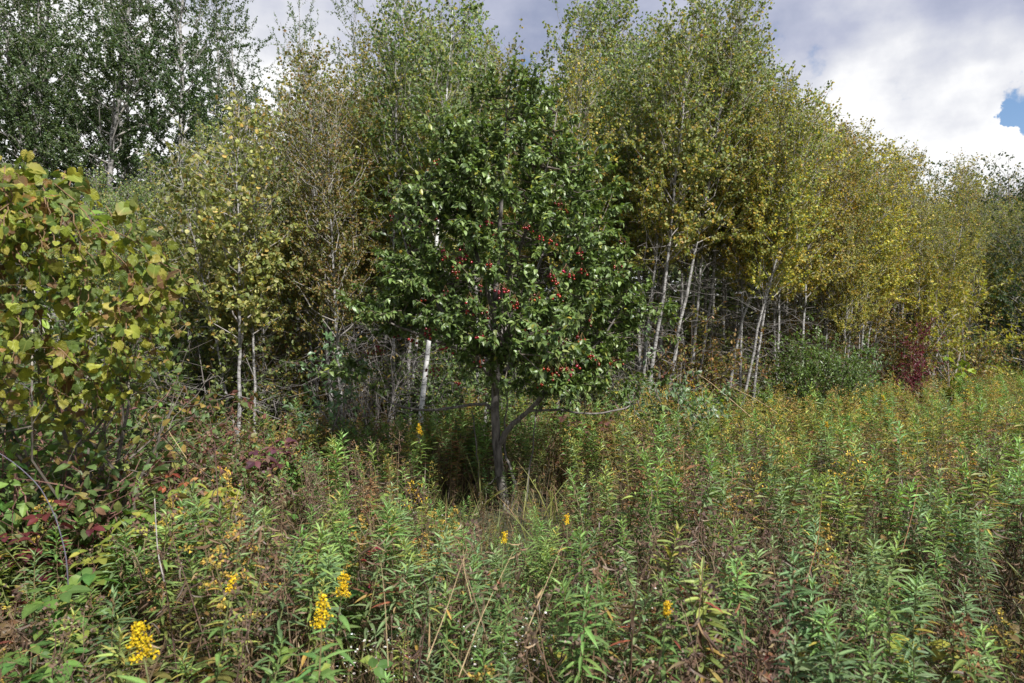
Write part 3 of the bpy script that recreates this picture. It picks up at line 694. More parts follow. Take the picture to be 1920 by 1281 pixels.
# ================================================================== the berry tree
HX, HY = at(945, 950, 7.0)[0], 7.0
haw = thing('hawthorn_tree', 'round-crowned hawthorn with dark green leaves and red berries in the middle of the meadow', 'tree', (HX, HY, 0))
r = np.random.default_rng(21)
def hp(px, py, dy=0.0):     # a point of the tree in its own frame
    return at(px, py, 7.0)-np.array([HX, HY-dy, 0])
g = Geo(); P = np.array([hp(951, 972), hp(947, 945, -.01), hp(938, 895), hp(931, 830), hp(928, 770, .02), hp(930, 690, .05), hp(926, 600, .04), hp(934, 480, .03), hp(941, 360), hp(948, 240), hp(950, 165)])
tube(g, P, [.070, .054, .049, .046, .044, .040, .038, .028, .019, .011, .004], (.5, .5, .5), 10, True)
part('trunk', g.mesh('trunk', M_grey, True), haw)
LIMBS = [
 ([hp(932, 838), hp(950, 806, -.05), hp(975, 783, -.12), hp(1002, 755, -.18), hp(1040, 690, -.3), hp(1075, 600, -.45), hp(1090, 500, -.5)], .036),
 ([hp(960, 965, -.03), hp(962, 930, -.05), hp(966, 905, -.06), hp(957, 880, -.03), hp(946, 845, .02), hp(948, 800, .05), hp(953, 720, .1)], .026),
 ([hp(928, 775), hp(915, 757, -.05), hp(890, 754, -.1), hp(840, 765, -.14), hp(785, 765, -.2), hp(735, 752, -.2), hp(700, 725, -.18), hp(660, 688, -.15)], .019),
 ([hp(930, 720), hp(890, 660, -.2), hp(840, 590, -.4), hp(790, 520, -.5), hp(765, 440, -.45)], .03),
 ([hp(928, 650), hp(960, 590, .2), hp(1010, 500, .5), hp(1050, 400, .6), hp(1080, 330, .6)], .026),
 ([hp(930, 700), hp(880, 640, .3), hp(820, 560, .6), hp(790, 430, .7), hp(810, 330, .6)], .028),
 ([hp(928, 600), hp(905, 520, -.35), hp(880, 420, -.6), hp(860, 330, -.5), hp(850, 240, -.3)], .024),
 ([hp(1000, 757, -.18), hp(1060, 700, -.2), hp(1120, 640, -.25), hp(1165, 570, -.25)], .022),
 ([hp(933, 560), hp(975, 480, -.5), hp(1000, 400, -.75), hp(1030, 300, -.5), hp(1040, 230, -.3)], .022),
 ([hp(985, 770, -.15), hp(1040, 765, -.2), hp(1090, 772, -.25), hp(1150, 765, -.25), hp(1190, 752, -.2)], .014),
 ([hp(928, 740), hp(920, 690, -.4), hp(925, 660, -.8), hp(960, 640, -1.1)], .02),
 ([hp(890, 660, -.2), hp(820, 640, -.5), hp(760, 610, -.65), hp(715, 600, -.6)], .018),
  ([hp(905, 960, -.1), hp(899, 890, -.08), hp(893, 830, -.05), hp(884, 770, 0)], .008),
 ([hp(985, 955, -.05), hp(990, 890, -.02), hp(1001, 830, .03), hp(1004, 780, .05)], .009),
 ([hp(938, 890, -.05), hp(915, 905, -.1), hp(897, 925, -.16)], .006),
 ([hp(945, 700, .1), hp(990, 640, .5), hp(1060, 560, .9), hp(1110, 480, .9)], .024),
]
lim_pts = []
for P, rr in LIMBS:
    P = np.array(P)
    t0 = np.linspace(0, 1, len(P)); t1 = np.linspace(0, 1, len(P)*3)
    Q = np.column_stack([np.interp(t1, t0, P[:, i]) for i in range(3)])
    Q[1:-1] = (Q[:-2]+Q[1:-1]*2+Q[2:])/4; Q[1:-1] += r.normal(0, .006, Q[1:-1].shape)
    g = Geo(); tube(g, Q, np.linspace(rr, .006, len(Q)), (.5, .5, .5), 7, True)
    part('limb', g.mesh('limb', M_grey, True), haw)
    lim_pts.append(Q[len(Q)//4:])
lim_pts.append(np.column_stack([np.interp(np.linspace(1.2, 4.3, 30), [1.0, 1.7, 2.6, 3.3, 4.3], v) for v in ([-.09, -.1, -.06, -.01, .03], [.05, .04, .03, 0, 0], [1.0, 1.7, 2.6, 3.3, 4.3])]))
LP = np.vstack(lim_pts)
# leafy shoots over the crown volume
hz = [1.02, 1.15, 1.37, 1.92, 2.47, 3.01, 3.56, 4.0, 4.2, 4.42]
hl = [.45, .75, .98, 1.08, 1.04, .95, .76, .46, .28, .08]
hr = [.45, .75, 1.0, 1.16, 1.14, 1.06, .88, .56, .34, .08]
tw, shoots = Geo(), []
tries = 0
def clump(p): return math.sin(p[0]*4.6+1.3+1.5*math.sin(p[2]*2.1))*math.sin(p[1]*3.7+.5+p[0])*math.sin(p[2]*4.7+2.0+1.2*math.sin(p[0]*2.7))
while len(shoots) < 1150 and tries < 40000:
    tries += 1
    z = r.uniform(1.20, 4.32); a = r.uniform(0, 2*math.pi)
    if math.sin(a) > .2 and r.random() < .45: continue
    w = np.interp(z, hz, hr) if math.cos(a) > 0 else np.interp(z, hz, hl)
    if z < 1.78 and math.cos(a)*w < -.50: continue
    w *= 1+.20*math.sin(3*a+2.3*z)*math.sin(2.9*z+a)+r.uniform(-.05, .10)
    rad = r.uniform(.25, 1)**.45
    p_ = np.array([math.cos(a)*w*rad, math.sin(a)*min(w, 1.05)*rad, z])
    if r.random() > np.interp(z, [1, 2, 3.3, 3.7, 4.4], [1, 1, .85, .30, .12]): continue
    if clump(p_) < -.06 and rad > .5 and r.random() < .88: continue
    shoots.append(p_)
# low boughs: left bare limb tip, right limb tip
for c_, n_, sp in [(hp(668, 690, -.15), 7, .12), (hp(700, 712, -.15), 4, .10), (hp(1185, 740, -.2), 6, .14), (hp(1200, 600, -.1), 7, .14), (hp(760, 590, -.6), 16, .18), (hp(970, 620, -1.15), 26, .28), (hp(1010, 650, -1.1), 14, .25)]:
    for k in range(n_): shoots.append(c_+r.normal(0, sp, 3)*np.array([1, 1, .7]))
S = np.array(shoots)
lp, ld, ln_ = [], [], []
for p_ in S:
    q0 = LP[np.argmin(((LP-p_)**2).sum(1)+.6*np.maximum(0, LP[:, 2]-p_[2]))]
    if np.linalg.norm(p_-q0) > .9: q0 = q0+(p_-q0)*(1-.9/np.linalg.norm(p_-q0))
    Q = bend(q0, p_, r, 4, .1, -.04)
    tube(tw, Q, np.linspace(.007, .003, 4), (.13, .105, .09), 4)
    od = nrm(np.array([p_[0], p_[1], .35])+r.normal(0, .35, 3))
    E = bend(p_, p_+od*r.uniform(.16, .34), r, 4, .12)
    tube(tw, E, np.linspace(.003, .0015, 4), (.15, .12, .09), 3)
    m = int(r.integers(22, 36))
    u = r.uniform(0, 1, m)**.8*2.99; k0 = u.astype(int)
    base = E[k0]+(E[k0+1]-E[k0])*(u-k0)[:, None]
    lp.append(base+rdir(m, r)*.015)
    ld.append(nrm(od*.55+rdir(m, r)*.85+np.array([0, 0, -.38])))
    ln_.append(nrm(od*.35+rdir(m, r)*.55+np.array([0, 0, .8])))
    m2 = int(r.integers(4, 9)); u = r.uniform(.3, 1, (m2, 1))
    lp.append(q0+(p_-q0)*u+rdir(m2, r)*.02); ld.append(nrm(rdir(m2, r)+np.array([0, 0, -.3]))); ln_.append(nrm(rdir(m2, r)+np.array([0, 0, .7])))
lp, ld, ln_ = np.vstack(lp), np.vstack(ld), np.vstack(ln_)
part('twigs', tw.mesh('twigs', M_twig), haw, True)
PAL_HAW = [((.072, .112, .028), 5), ((.105, .155, .04), 5), ((.16, .215, .07), 3), ((.045, .075, .022), 2.5), ((.26, .27, .05), .25)]
ls = r.uniform(.045, .075, len(lp))
# the 300 leaves that show largest are objects of their own
score = (lp[:, 1]+np.abs(lp[:, 2]-1.8)*.15+r.uniform(0, .5, len(lp)))/ls
order = np.argsort(score); hero, rest = order[:300], order[300:]
g = Geo(); place(g, T_OVATE, lp[rest], ld[rest], ln_[rest], ls[rest], pick(PAL_HAW, len(rest), r), .28)
part('foliage', g.mesh('foliage', M_gloss), haw, True)
hv = []
for i in range(6):
    g = Geo(); T = leaf_tpl(.5+.05*(i % 3), 4, .1+.05*(i % 2), .2+.06*i, .4, .01, 1.15)
    place(g, T, np.zeros((1, 3)), np.array([[0, 1., 0]]), np.array([[0, 0, 1.]]), 1.0, np.array([PAL_HAW[i % 3][0]]) if i < 5 else np.array([(.28, .25, .04)]), .28)
    hv.append(g.mesh('leaf', M_gloss))
def leaf_mats(P, D, Nn, S):
    X, D, Z = frames(D, Nn)
    for p_, x, d, z, s in zip(P, X, D, Z, S):
        m = Matrix(((x[0]*s, d[0]*s, z[0]*s, p_[0]), (x[1]*s, d[1]*s, z[1]*s, p_[1]), (x[2]*s, d[2]*s, z[2]*s, p_[2]), (0, 0, 0, 1)))
        yield m
for i, m in enumerate(leaf_mats(lp[hero], ld[hero], ln_[hero], ls[hero])):
    part('leaf', hv[int(r.choice(6, p=[.3, .3, .17, .12, .09, .02]))], haw, mw=m)
# berry clusters
berries = [(795, 320), (800, 415), (820, 410), (735, 405), (780, 370), (775, 635), (800, 625), (765, 612), (690, 660), (717, 655), (705, 648), (812, 690), (1013, 692), (1025, 690), (988, 425), (915, 415), (860, 380), (850, 300), (1033, 515), (1070, 515), (1040, 525), (1062, 508), (970, 570), (965, 565), (1035, 620),
           (1050, 640), (1062, 645), (1040, 642), (1060, 690), (1065, 700), (1045, 690), (1108, 667), (1118, 680), (945, 540), (938, 545), (900, 630), (905, 730), (835, 545), (870, 480), (770, 460), (860, 485), (1035, 258), (1150, 680), (835, 480), (1000, 660), (880, 560), (755, 585), (1110, 600), (930, 440), (820, 300), (1090, 430), (1050, 380)]
berries += [(int(r.uniform(740, 1170)), int(r.uniform(380, 720))) for _ in range(42)]
bv = []
for i in range(4):
    g = Geo(); n_ = 3+i
    P = r.normal(0, .022, (n_, 3)); P[:, 2] = -np.abs(P[:, 2])*1.2
    sz = r.uniform(.0085, .0115, n_)
    place(g, SPH, P, rdir(n_, r), rdir(n_, r), sz, pick([((.20, .009, .008), 3), ((.12, .007, .007), 3), ((.24, .04, .012), .5)], n_, r), 0)
    for q in P: tube(g, [(0, 0, .05), q+np.array([0, 0, .012])], [.0015, .001], (.2, .12, .05), 3)
    bv.append(g.mesh('berry_cluster', M_berry, True))
for px, py in berries:
    c_ = hp(px, py)
    w = np.interp(c_[2], hz, hr) if c_[0] > 0 else np.interp(c_[2], hz, hl)
    dy = -math.sqrt(max(0.04, 1-min(1, (c_[0]/max(w, .1))**2)))*min(w, 1.05)*1.12
    s_ = (7.0+dy)/7.0
    p_ = np.array([(px-960)/F*7*s_-HX, dy, EYE-(py-640.5)/F*7*s_])
    part('berry_cluster', bv[int(r.integers(4))], haw, mw=Matrix.Translation(p_) @ Matrix.Rotation(r.uniform(0, 6.28), 4, 'Z') @ Matrix.Scale(r.uniform(.95, 1.3), 4))

# ================================================================== grapevine mound
VX, VY = at(120, 640, 3.7)[0], 3.8
vine = thing('grapevine', 'yellow-green wild grapevine draped thickly over a tall bush at the left edge', 'vine', (VX, VY, 0))
r = np.random.default_rng(33)
edge_y = [285, 310, 345, 395, 440, 490, 545, 590, 640, 690, 730, 780, 830, 850]
edge_x = [70, 110, 165, 240, 275, 300, 335, 290, 280, 265, 215, 195, 165, 120]
edge_l = [-20, -160, -260, -330, -380, -400, -400, -380, -340, -300, -250, -120, 30, 60]
vl, vn = [], []
def vine_surf(px, py):
    x1 = np.interp(py, edge_y, edge_x); x0 = np.interp(py, edge_y, edge_l)
    u = (px-(x0+x1)/2)/max(1, (x1-x0)/2)
    return u, 3.85-.60*math.sqrt(max(0, 1-u*u))*np.interp(py, [285, 450, 700, 850], [.45, 1, .85, .35])
pts, strands = [], []
for k in range(300):
    py = r.uniform(300, 720) if k > 60 else r.uniform(305, 400)
    px = r.uniform(np.interp(py, edge_y, edge_l), np.interp(py, edge_y, edge_x))
    if math.sin(px*.034+.6)*math.sin(py*.031+1.9) < -.25 and r.random() < .8: continue
    dx = r.normal(6 if px > 60 else 0, 7); off = r.uniform(-.18, .42); line = []
    n_s = int(r.integers(6, 17)); s0 = r.uniform(.044, .086)
    for j in range(n_s):
        u, dep = vine_surf(px, py)
        if abs(u) > 1.16 or py > 865: break
        Y = dep+off+.05*math.sin(j*.9+k)
        q = at(px, py, Y)-np.array([VX, VY, 0]); line.append(q)
        for side in (-1, 1):
            if r.random() < .78:
                pts.append((q+np.array([side*r.uniform(.01, .06), r.normal(0, .03), r.normal(0, .03)]), u+side*.6, Y, s0*(1-.55*j/n_s)*r.uniform(.55, 1.15)))
        px += dx+r.normal(0, 7); py += r.uniform(9, 19); dx *= .9
    if len(line) > 2: strands.append(np.array(line))
for k in range(330):        # shaded leaves inside
    py = r.uniform(320, 800); px = r.uniform(np.interp(py, edge_y, edge_l), np.interp(py, edge_y, edge_x)); u, dep = vine_surf(px, py)
    Y = dep+r.uniform(.25, .9); pts.append((at(px, py, Y)-np.array([VX, VY, 0]), u, Y, r.uniform(.05, .09)))
for x0, y0, x1, y1 in [(45, 330, 52, 285), (70, 330, 40, 300), (120, 345, 150, 315), (225, 400, 250, 372), (290, 500, 338, 540), (300, 520, 330, 548)]:      # tips reaching out
    for j in range(5):
        t_ = j/4; q = at(x0+(x1-x0)*t_, y0+(y1-y0)*t_, 3.5); pts.append((q-np.array([VX, VY, 0]), r.uniform(-1, 1), 3.4, r.uniform(.06, .10)*(1-.3*t_)))
P = np.array([p_[0] for p_ in pts]); U = np.array([p_[1] for p_ in pts]); YV = np.array([p_[2] for p_ in pts]); SZ = np.array([p_[3] for p_ in pts])
n_ = len(P)
D = nrm(np.column_stack([U*.35, np.full(n_, -.2), np.full(n_, -.75)])+r.normal(0, .7, (n_, 3)))
Nn = nrm(np.column_stack([U*.7, np.full(n_, -.8), np.full(n_, .6)])+r.normal(0, .95, (n_, 3)))
PAL_GRP = [((.20, .225, .035), 5), ((.29, .285, .045), 2.8), ((.11, .15, .035), 5), ((.27, .24, .05), 1.2), ((.22, .14, .05), .8), ((.14, .08, .04), .8)]
order = np.argsort(YV/SZ**.5+r.uniform(0, .5, n_)); hero, rest = order[:300], order[300:]
GT = [grape_tpl(i) for i in range(10)]
g = Geo()
for i in range(6):
    k = rest[i::6]; place(g, GT[i], P[k], D[k], Nn[k], SZ[k], pick(PAL_GRP, len(k), r), .42)
part('foliage', g.mesh('foliage', M_leaf), vine, True)
gm = []
for i in range(20):
    g = Geo(); place(g, GT[i % 10], np.zeros((1, 3)), np.array([[0, 1., 0]]), np.array([[0, 0, 1.]]), 1.0, pick(PAL_GRP, 1, r), .42)
    gm.append(g.mesh('leaf', M_grape, True))
for i, m in enumerate(leaf_mats(P[hero], D[hero], Nn[hero], SZ[hero])):
    part('leaf', gm[int(r.integers(20))], vine, mw=m)
g = Geo()
for k in r.choice(n_, 260, replace=False):       # petioles and canes
    b = P[k]+np.array([r.normal(0, .05), r.uniform(.05, .2), r.uniform(-.06, .07)])
    tube(g, bend(P[k], b, r, 3, .1), [.0012, .0014, .0016], (.17, .13, .05), 3)
for q in strands: tube(g, q+np.array([0, .015, 0]), np.linspace(.0035, .0015, len(q)), (.17, .11, .06), 4)
part('canes', g.mesh('canes', M_twig), vine, True)
# the bush it climbs on
p = shrub_proto(880, 2.3, 1.9, 20, 10, 900, T_OVAL, .06, PAL_UND+PAL_BRN[:2], stemc=(.12, .1, .085), r0=.02)
put_shrub(p, 'supporting_bush', VX-.35, VY+.55, 'dark bush buried inside the grapevine that climbs over it')

# ================================================================== meadow plants
def patch(x, y):      # -1.4 .. 1.4, changes over a metre or so
    return math.sin(1.9*x+1.1*y+.4)*math.sin(1.6*y-1.0*x+1.1)+.5*math.sin(3.7*x-.8*y+2.0)*math.sin(3.1*y+.9*x)
def low_zone(x, y):
    """how tall the growth is here, 0..1.1"""
    h = .93+.19*patch(x, y)
    h *= 1-.66*math.exp(-((x+.1)/.8)**2-((y-5.8)/1.2)**4)       # trodden-looking ground before the hawthorn's foot
    return h
PAL_L1 = [((.12, .20, .058), 4), ((.155, .245, .07), 4), ((.095, .155, .048), 2)]
PAL_L2 = [((.13, .195, .085), 4), ((.165, .235, .105), 3), ((.10, .15, .065), 2)]
PAL_L3 = [((.16, .205, .055), 4), ((.21, .235, .06), 3), ((.12, .165, .05), 3), ((.28, .23, .06), .7)]
PAL_DEADL = [((.10, .065, .04), 4), ((.07, .045, .03), 3), ((.16, .11, .06), 2), ((.12, .12, .04), 2)]
PAL_BLOOM = [((.62, .42, .015), 5), ((.72, .52, .03), 3), ((.45, .28, .02), 3)]
PAL_OCHRE = [((.33, .22, .05), 4), ((.24, .165, .045), 4), ((.42, .29, .05), 1.5), ((.20, .18, .05), 2)]
PAL_SEED = [((.22, .13, .06), 4), ((.15, .09, .045), 4), ((.25, .12, .055), 3)]
def goldenrod(seed, H, pal, head=None, lod=False, nl=46, leaf=.086):
    """returns stem Geo, leaf placements, head Geo"""
    r = np.random.default_rng(seed)
    st, hd = Geo(), Geo()
    n = 6 if not lod else 4
    lean = r.normal(0, .10, 2)
    t = np.linspace(0, 1, n)
    SP = np.column_stack([lean[0]*H*t**1.6+.012*np.sin(5*t+seed), lean[1]*H*t**1.6, H*t])
    tube(st, SP, np.linspace(.0042, .0018, n), (.13, .10, .05) if seed % 2 else (.14, .15, .06), 5 if not lod else 3)
    u = .30+.70*(np.arange(nl)/(nl-1))**.56
    if head: u = .25+.60*(np.arange(nl)/(nl-1))
    az = np.arange(nl)*2.4+r.normal(0, .25, nl)
    base = np.column_stack([np.interp(u, t, SP[:, i]) for i in range(3)])
    el = np.interp(u, [.2, .5, .85, .97, 1.0], [-.6, .0, .35, .75, 1.2])+r.normal(0, .18, nl)
    D = np.column_stack([np.cos(az)*np.cos(el), np.sin(az)*np.cos(el), np.sin(el)])
    Nn = np.column_stack([-np.cos(az)*np.sin(el), -np.sin(az)*np.sin(el), np.cos(el)])+r.normal(0, .2, (nl, 3))
    S = leaf*np.interp(u, [.2, .45, .85, .96, 1.0], [.7, 1.05, 1.1, .8, .5])*r.uniform(.8, 1.2, nl)
    C = pick(pal, nl, r, .26)
    dead = u < r.uniform(.38, .50); C[dead] = pick(PAL_DEADL, int(dead.sum()), r)
    old = (r.uniform(0, 1, nl) < .07) & (u < .9); C[old] = pick([((.30, .22, .05), 2), ((.20, .11, .05), 2), ((.26, .08, .05), .6)], int(old.sum()), r)
    fresh = np.clip((u-.75)/.25, 0, 1)[:, None]; C = C*(.88+.55*fresh)
    top = SP[-1]
    if head:
        pal_h, nbr, nfl, ar, szf = head
        for k in range(nbr):
            uu = (.70 if ar > .06 else (.915 if ar > .02 else .95))+(.30 if ar > .06 else (.085 if ar > .02 else .05))*k/max(1, nbr-1); b = np.array([np.interp(uu, t, SP[:, i]) for i in range(3)]); a = k*2.4+r.uniform(-.4, .4)
            ln = ar*(1.15-k/max(1, nbr-1)*.75)*r.uniform(.7, 1.2)
            tt = np.linspace(0, 1, 5)
            Q = b+np.column_stack([math.cos(a)*ln*tt, math.sin(a)*ln*tt, ln*(.75*tt-.65*tt**2.2)])
            if not lod: tube(hd, Q, np.linspace(.0014, .0007, 5), (.2, .18, .06), 3)
            m = max(3, nfl//nbr); v = r.uniform(.15, 1, m)
            FP = np.column_stack([np.interp(v, tt, Q[:, i]) for i in range(3)])+r.normal(0, .008 if ar > .06 else .0055, (m, 3)); FP[:, 2] += .006
            place(hd, TETRA if not lod else T_DIA, FP, rdir(m, r), rdir(m, r), szf*r.uniform(.7, 1.3, m), pick(pal_h, m, r), .2)
    return dict(stem=st, base=base, D=D, N=Nn, S=S, C=C, head=hd if head else None, H=H, top=SP[-1])
def join_leaves(p, T, step=1):
    g = Geo(); place(g, T, p['base'][::step], p['D'][::step], p['N'][::step], p['S'][::step], p['C'][::step], .35); return g
LEAF_M = []
lr = np.random.default_rng(77)
for i in range(4):
    T = leaf_tpl(.165+.03*(i % 2), 5, .18+.06*(i % 3), .18+.14*i, .42, .006*(i % 2), 1.2); LEAF_M.append(T)
GP = []     # near prototypes
spec = []
for i in range(5): spec.append(('fresh green', PAL_L1, None, .80+.06*i))
for i in range(5): spec.append(('grey-green', PAL_L2, None, .72+.06*i))
for i in range(3): spec.append(('yellowing', PAL_L3, None, .76+.08*i))
for i in range(3): spec.append(('ochre-plumed', PAL_L3, (PAL_OCHRE, 9, 170, .10, .0062), .85+.07*i))
for i in range(2): spec.append(('brown seeding', PAL_L3, (PAL_SEED, 8, 150, .08, .006), .8+.1*i))
def leaf_mesh_for(T, col):
    g = Geo(); place(g, T, np.zeros((1, 3)), np.array([[0, 1., 0]]), np.array([[0, 0, 1.]]), 1.0, np.array([col]), .35); return g.mesh('leaf', M_meadow)
for i, (d, pal, head, H) in enumerate(spec):
    p = goldenrod(900+i, H, pal, head, nl=72)
    p['desc'] = d; p['stem_me'] = p['stem'].mesh('stem', M_twig); p['leaves_me'] = join_leaves(p, T_LANCE).mesh('leaves', M_meadow)
    p['head_me'] = p['head'].mesh('plume', M_flower) if head else None
    live = [leaf_mesh_for(LEAF_M[k], pick(pal, 1, lr, .1)[0]) for k in range(4)]
    deadm = [leaf_mesh_for(LEAF_M[3], PAL_DEADL[k][0]) for k in range(3)]
    p['mats'] = list(leaf_mats(p['base'], p['D'], p['N'], p['S']))
    p['pick'] = [deadm[int(lr.integers(3))] if c[0] > c[1]*1.02 and c[1] < .12 else live[int(lr.integers(4))] for c in p['C']]
    GP.append(p)
HERO = {}
for i in range(3):
    p = goldenrod(950+i, .92, PAL_L1, (PAL_BLOOM, 12, (380, 300, 130)[i], (.034, .026, .011)[i], .0028), nl=58)
    p['desc'] = 'bright yellow flowering'; p['stem_me'] = p['stem'].mesh('stem', M_twig); p['leaves_me'] = join_leaves(p, T_LANCE).mesh('leaves', M_meadow); p['head_me'] = p['head'].mesh('plume', M_flower)
    live = [leaf_mesh_for(LEAF_M[k], pick(PAL_L1, 1, lr, .1)[0]) for k in range(4)]
    p['mats'] = list(leaf_mats(p['base'], p['D'], p['N'], p['S'])); p['pick'] = [live[int(lr.integers(4))] for c in p['C']]
    HERO[i] = p
def put_goldenrod(p, x, y, label, s, rz, lean=(0, 0), leaves_apart=False, group='goldenrods in the meadow'):
    q = Vector((0, 0, 1)).rotation_difference(Vector((lean[0], lean[1], 1)).normalized()) @ Matrix.Rotation(rz, 3, 'Z').to_quaternion()
    t = thing('goldenrod', label, 'goldenrod', (x, y, -.02), group, q); t.scale = (s, s, s)
    part('stem', p['stem_me'], t)
    if leaves_apart:
        for m, me in zip(p['mats'], p['pick']): part('leaf', me, t, mw=m)
    else: part('leaves', p['leaves_me'], t, True)
    if p['head_me']: part('plume', p['head_me'], t, True)
    return t
# the flowering ones that stand out
blooms = [(260, 1185, .93, 0, 'large bright yellow goldenrod plume lowest and furthest left in the foreground'), (606, 1130, .93, 1, 'tallest bright yellow goldenrod plume in the near foreground'), (437, 1090, .88, 2, 'small yellow goldenrod bloom between the two large near plumes'), (646, 1088, .88, 1, 'yellow goldenrod just behind the tallest near plume'),
          (946, 1005, .82, 2, 'drooping yellow goldenrod tip below the hawthorn trunk'), (1062, 972, .8, 2, 'small yellow goldenrod right below the hawthorn trunk'),  (1550, 795, .95, 2, 'yellow goldenrod upright in the middle of the right meadow'),
          (1656, 745, 1.05, 2, 'far upright yellow goldenrod near the red dogwood'), (785, 800, .95, 1, 'yellow goldenrod at the foot of the white birch'), (1253, 1140, .85, 2, 'single orange-yellow goldenrod tip low in the foreground')]
hero_xy = []
for k, (px, py, z, i, lab) in enumerate(blooms):
    Y = (EYE-z)/((py-640.5)/F)
    x = (px-960)/F*Y
    HH = z+.03; s = HH/HERO[i]['H']
    
    rz = rng.uniform(0, 6.28); tx, ty = HERO[i]['top'][:2]*s      # the stem leans, so stand its foot beside the plume
    x -= math.cos(rz)*tx-math.sin(rz)*ty; Y -= math.sin(rz)*tx+math.cos(rz)*ty
    put_goldenrod(HERO[i], x, Y, lab, s, rz, leaves_apart=Y < 2.6, group='yellow flowering goldenrods'); hero_xy.append((x, Y))
# individual stems, nearest first
def zone(x, y):
    u = x/y
    a = 'below the grapevine' if u < -.42 else 'left of the hawthorn trunk' if u < -.12 else 'in line with the hawthorn trunk' if u < .12 else 'right of the hawthorn trunk' if u < .42 else 'toward the right edge'
    b = 'nearest growth' if y < 2.2 else 'second rank' if y < 3.0 else 'third rank'
    return a, b
cells = []
y = 1.15
while y < 26:
    step = .17 if y < 5 else .19 if y < 9 else .23 if y < 14 else .30
    half = .80*y+1.2
    for x in np.arange(-half, half, step):
        xx, yy = x+rng.uniform(-.5, .5)*step*1.5, y+rng.uniform(-.5, .5)*step*1.5
        if yy > front_edge(xx)+.6: continue
        if xx/yy < -.30 and yy > 4.4 and rng.random() < .72: continue
        if xx/yy < -.40 and yy > 3.6 and rng.random() < .6: continue
        if patch(xx, yy) < -.55 and rng.random() < .5: continue
        cells.append((xx, yy))
    y += step
cells = [c for c in cells if c[1] > 1.1 and (c[0]-HX)**2+(c[1]-HY)**2 > .12**2]
dist_order = sorted(cells, key=lambda c: c[1]+abs(c[0])*.15)
rest_cells, n_ind = [], 0
n_dead = 0
dead_cells = []
for x, y in dist_order:
    in_view = abs(x) < .77*y+.05 and y > 1.38
    if rng.random() < (.16 if patch(x+3, y+5) < .3 else .46) and y < 6.6:
        dead_cells.append((x, y)); continue
    if n_ind < 300-len(blooms) and in_view:
        u = x/y
        pr = rng.random()*(.92 if patch(x+3, y+5) < .3 else 1.0)+(0 if patch(x+3, y+5) < .3 else .12*rng.random()); pr = min(pr, .999)
        if u > .35: idx = int(rng.integers(5, 10)) if pr < .62 else int(rng.integers(0, 5)) if pr < .85 else int(rng.integers(10, 18))
        else: idx = int(rng.integers(0, 5)) if pr < .40 else int(rng.integers(5, 10)) if pr < .66 else int(rng.integers(10, 13)) if pr < .84 else int(rng.integers(13, 18))
        p = GP[idx]
        near_hero = any((x-a)**2+(y-b)**2 < .15**2 or (y < b and abs(x/y-a/b) < .05 and y > b-.6) for a, b in hero_xy)
        s = rng.uniform(.72, 1.08)*(.74 if near_hero else 1)*low_zone(x, y)*(.92 if y < 1.8 else 1)
        s = min(s, (.74 if y < 1.75 else .84 if y < 2.6 else .95)/p['H'])
        la = (float(rng.normal(0, .09)), float(rng.normal(0, .09)))
        ht = s*p['H']
        a, b = zone(x, y)
        hw = 'short' if ht < .66 else 'tall' if ht > .84 else 'knee-high'
        lw = 'leaning left' if la[0] < -.08 else 'leaning right' if la[0] > .08 else 'upright'
        la = la
        put_goldenrod(p, x, y, f"{hw} {p['desc']} goldenrod, {lw}, {b}, {a}", s, rng.uniform(0, 6.28), la, leaves_apart=n_ind < 64)
        n_ind += 1
    else: rest_cells.append((x, y))
# the remaining growth, too many to pick apart: one object
LODS = {}
def lod(kind, i, *a, **k):
    p = goldenrod(*a, lod=True, **k); g = Geo(); g.join(p['stem']); g.join(join_leaves(p, diamond(.26, .05)))
    if p['head'] is not None: g.join(p['head'])
    LODS.setdefault(kind, []).append((*g.pack(), p['H']))
for i in range(5): lod('green', i, 1000+i, .85, PAL_L1, nl=44)
for i in range(4): lod('grey', i, 1010+i, .82, PAL_L2, nl=40)
for i in range(5): lod('yell', i, 1020+i, .85, PAL_L3, nl=42)
for i in range(6): lod('ochre', i, 1030+i, .95, PAL_L3, head=(PAL_OCHRE, 11, 120, .17, .019), nl=34)
for i in range(3): lod('gold', i, 1040+i, .95, PAL_L3, head=([((.48, .30, .03), 3), ((.38, .25, .04), 2), ((.6, .4, .03), 1)], 10, 100, .15, .020), nl=34)
for i in range(4): lod('seed', i, 1050+i, .85, PAL_MEADBRN, head=(PAL_SEED, 7, 56, .10, .020), nl=34)
g = Geo()
by = {}
for x, y in rest_cells:
    pr = rng.random(); u = x/y
    if y > 8 and u > .15: w = [.26, .08, .22, .28, .07, .09]
    elif u < 0 and y > 4.5: w = [.40, .12, .22, .09, .01, .16]
    elif y > 5.5: w = [.32, .10, .26, .17, .02, .13]
    elif u > .3: w = [.30, .26, .22, .10, .01, .11]
    else: w = [.34, .14, .26, .13, .01, .12]
    if patch(x+3, y+5) > .25: w = [w[0]*.6, w[1]*.6, w[2], w[3]*1.9, w[4]*1.6, w[5]*2.6]
    w = np.array(w); k = rng.choice(6, p=w/w.sum()); kind = ['green', 'grey', 'yell', 'ochre', 'gold', 'seed'][k]
    i = int(rng.integers(len(LODS[kind]))); by.setdefault((kind, i), []).append((x, y))
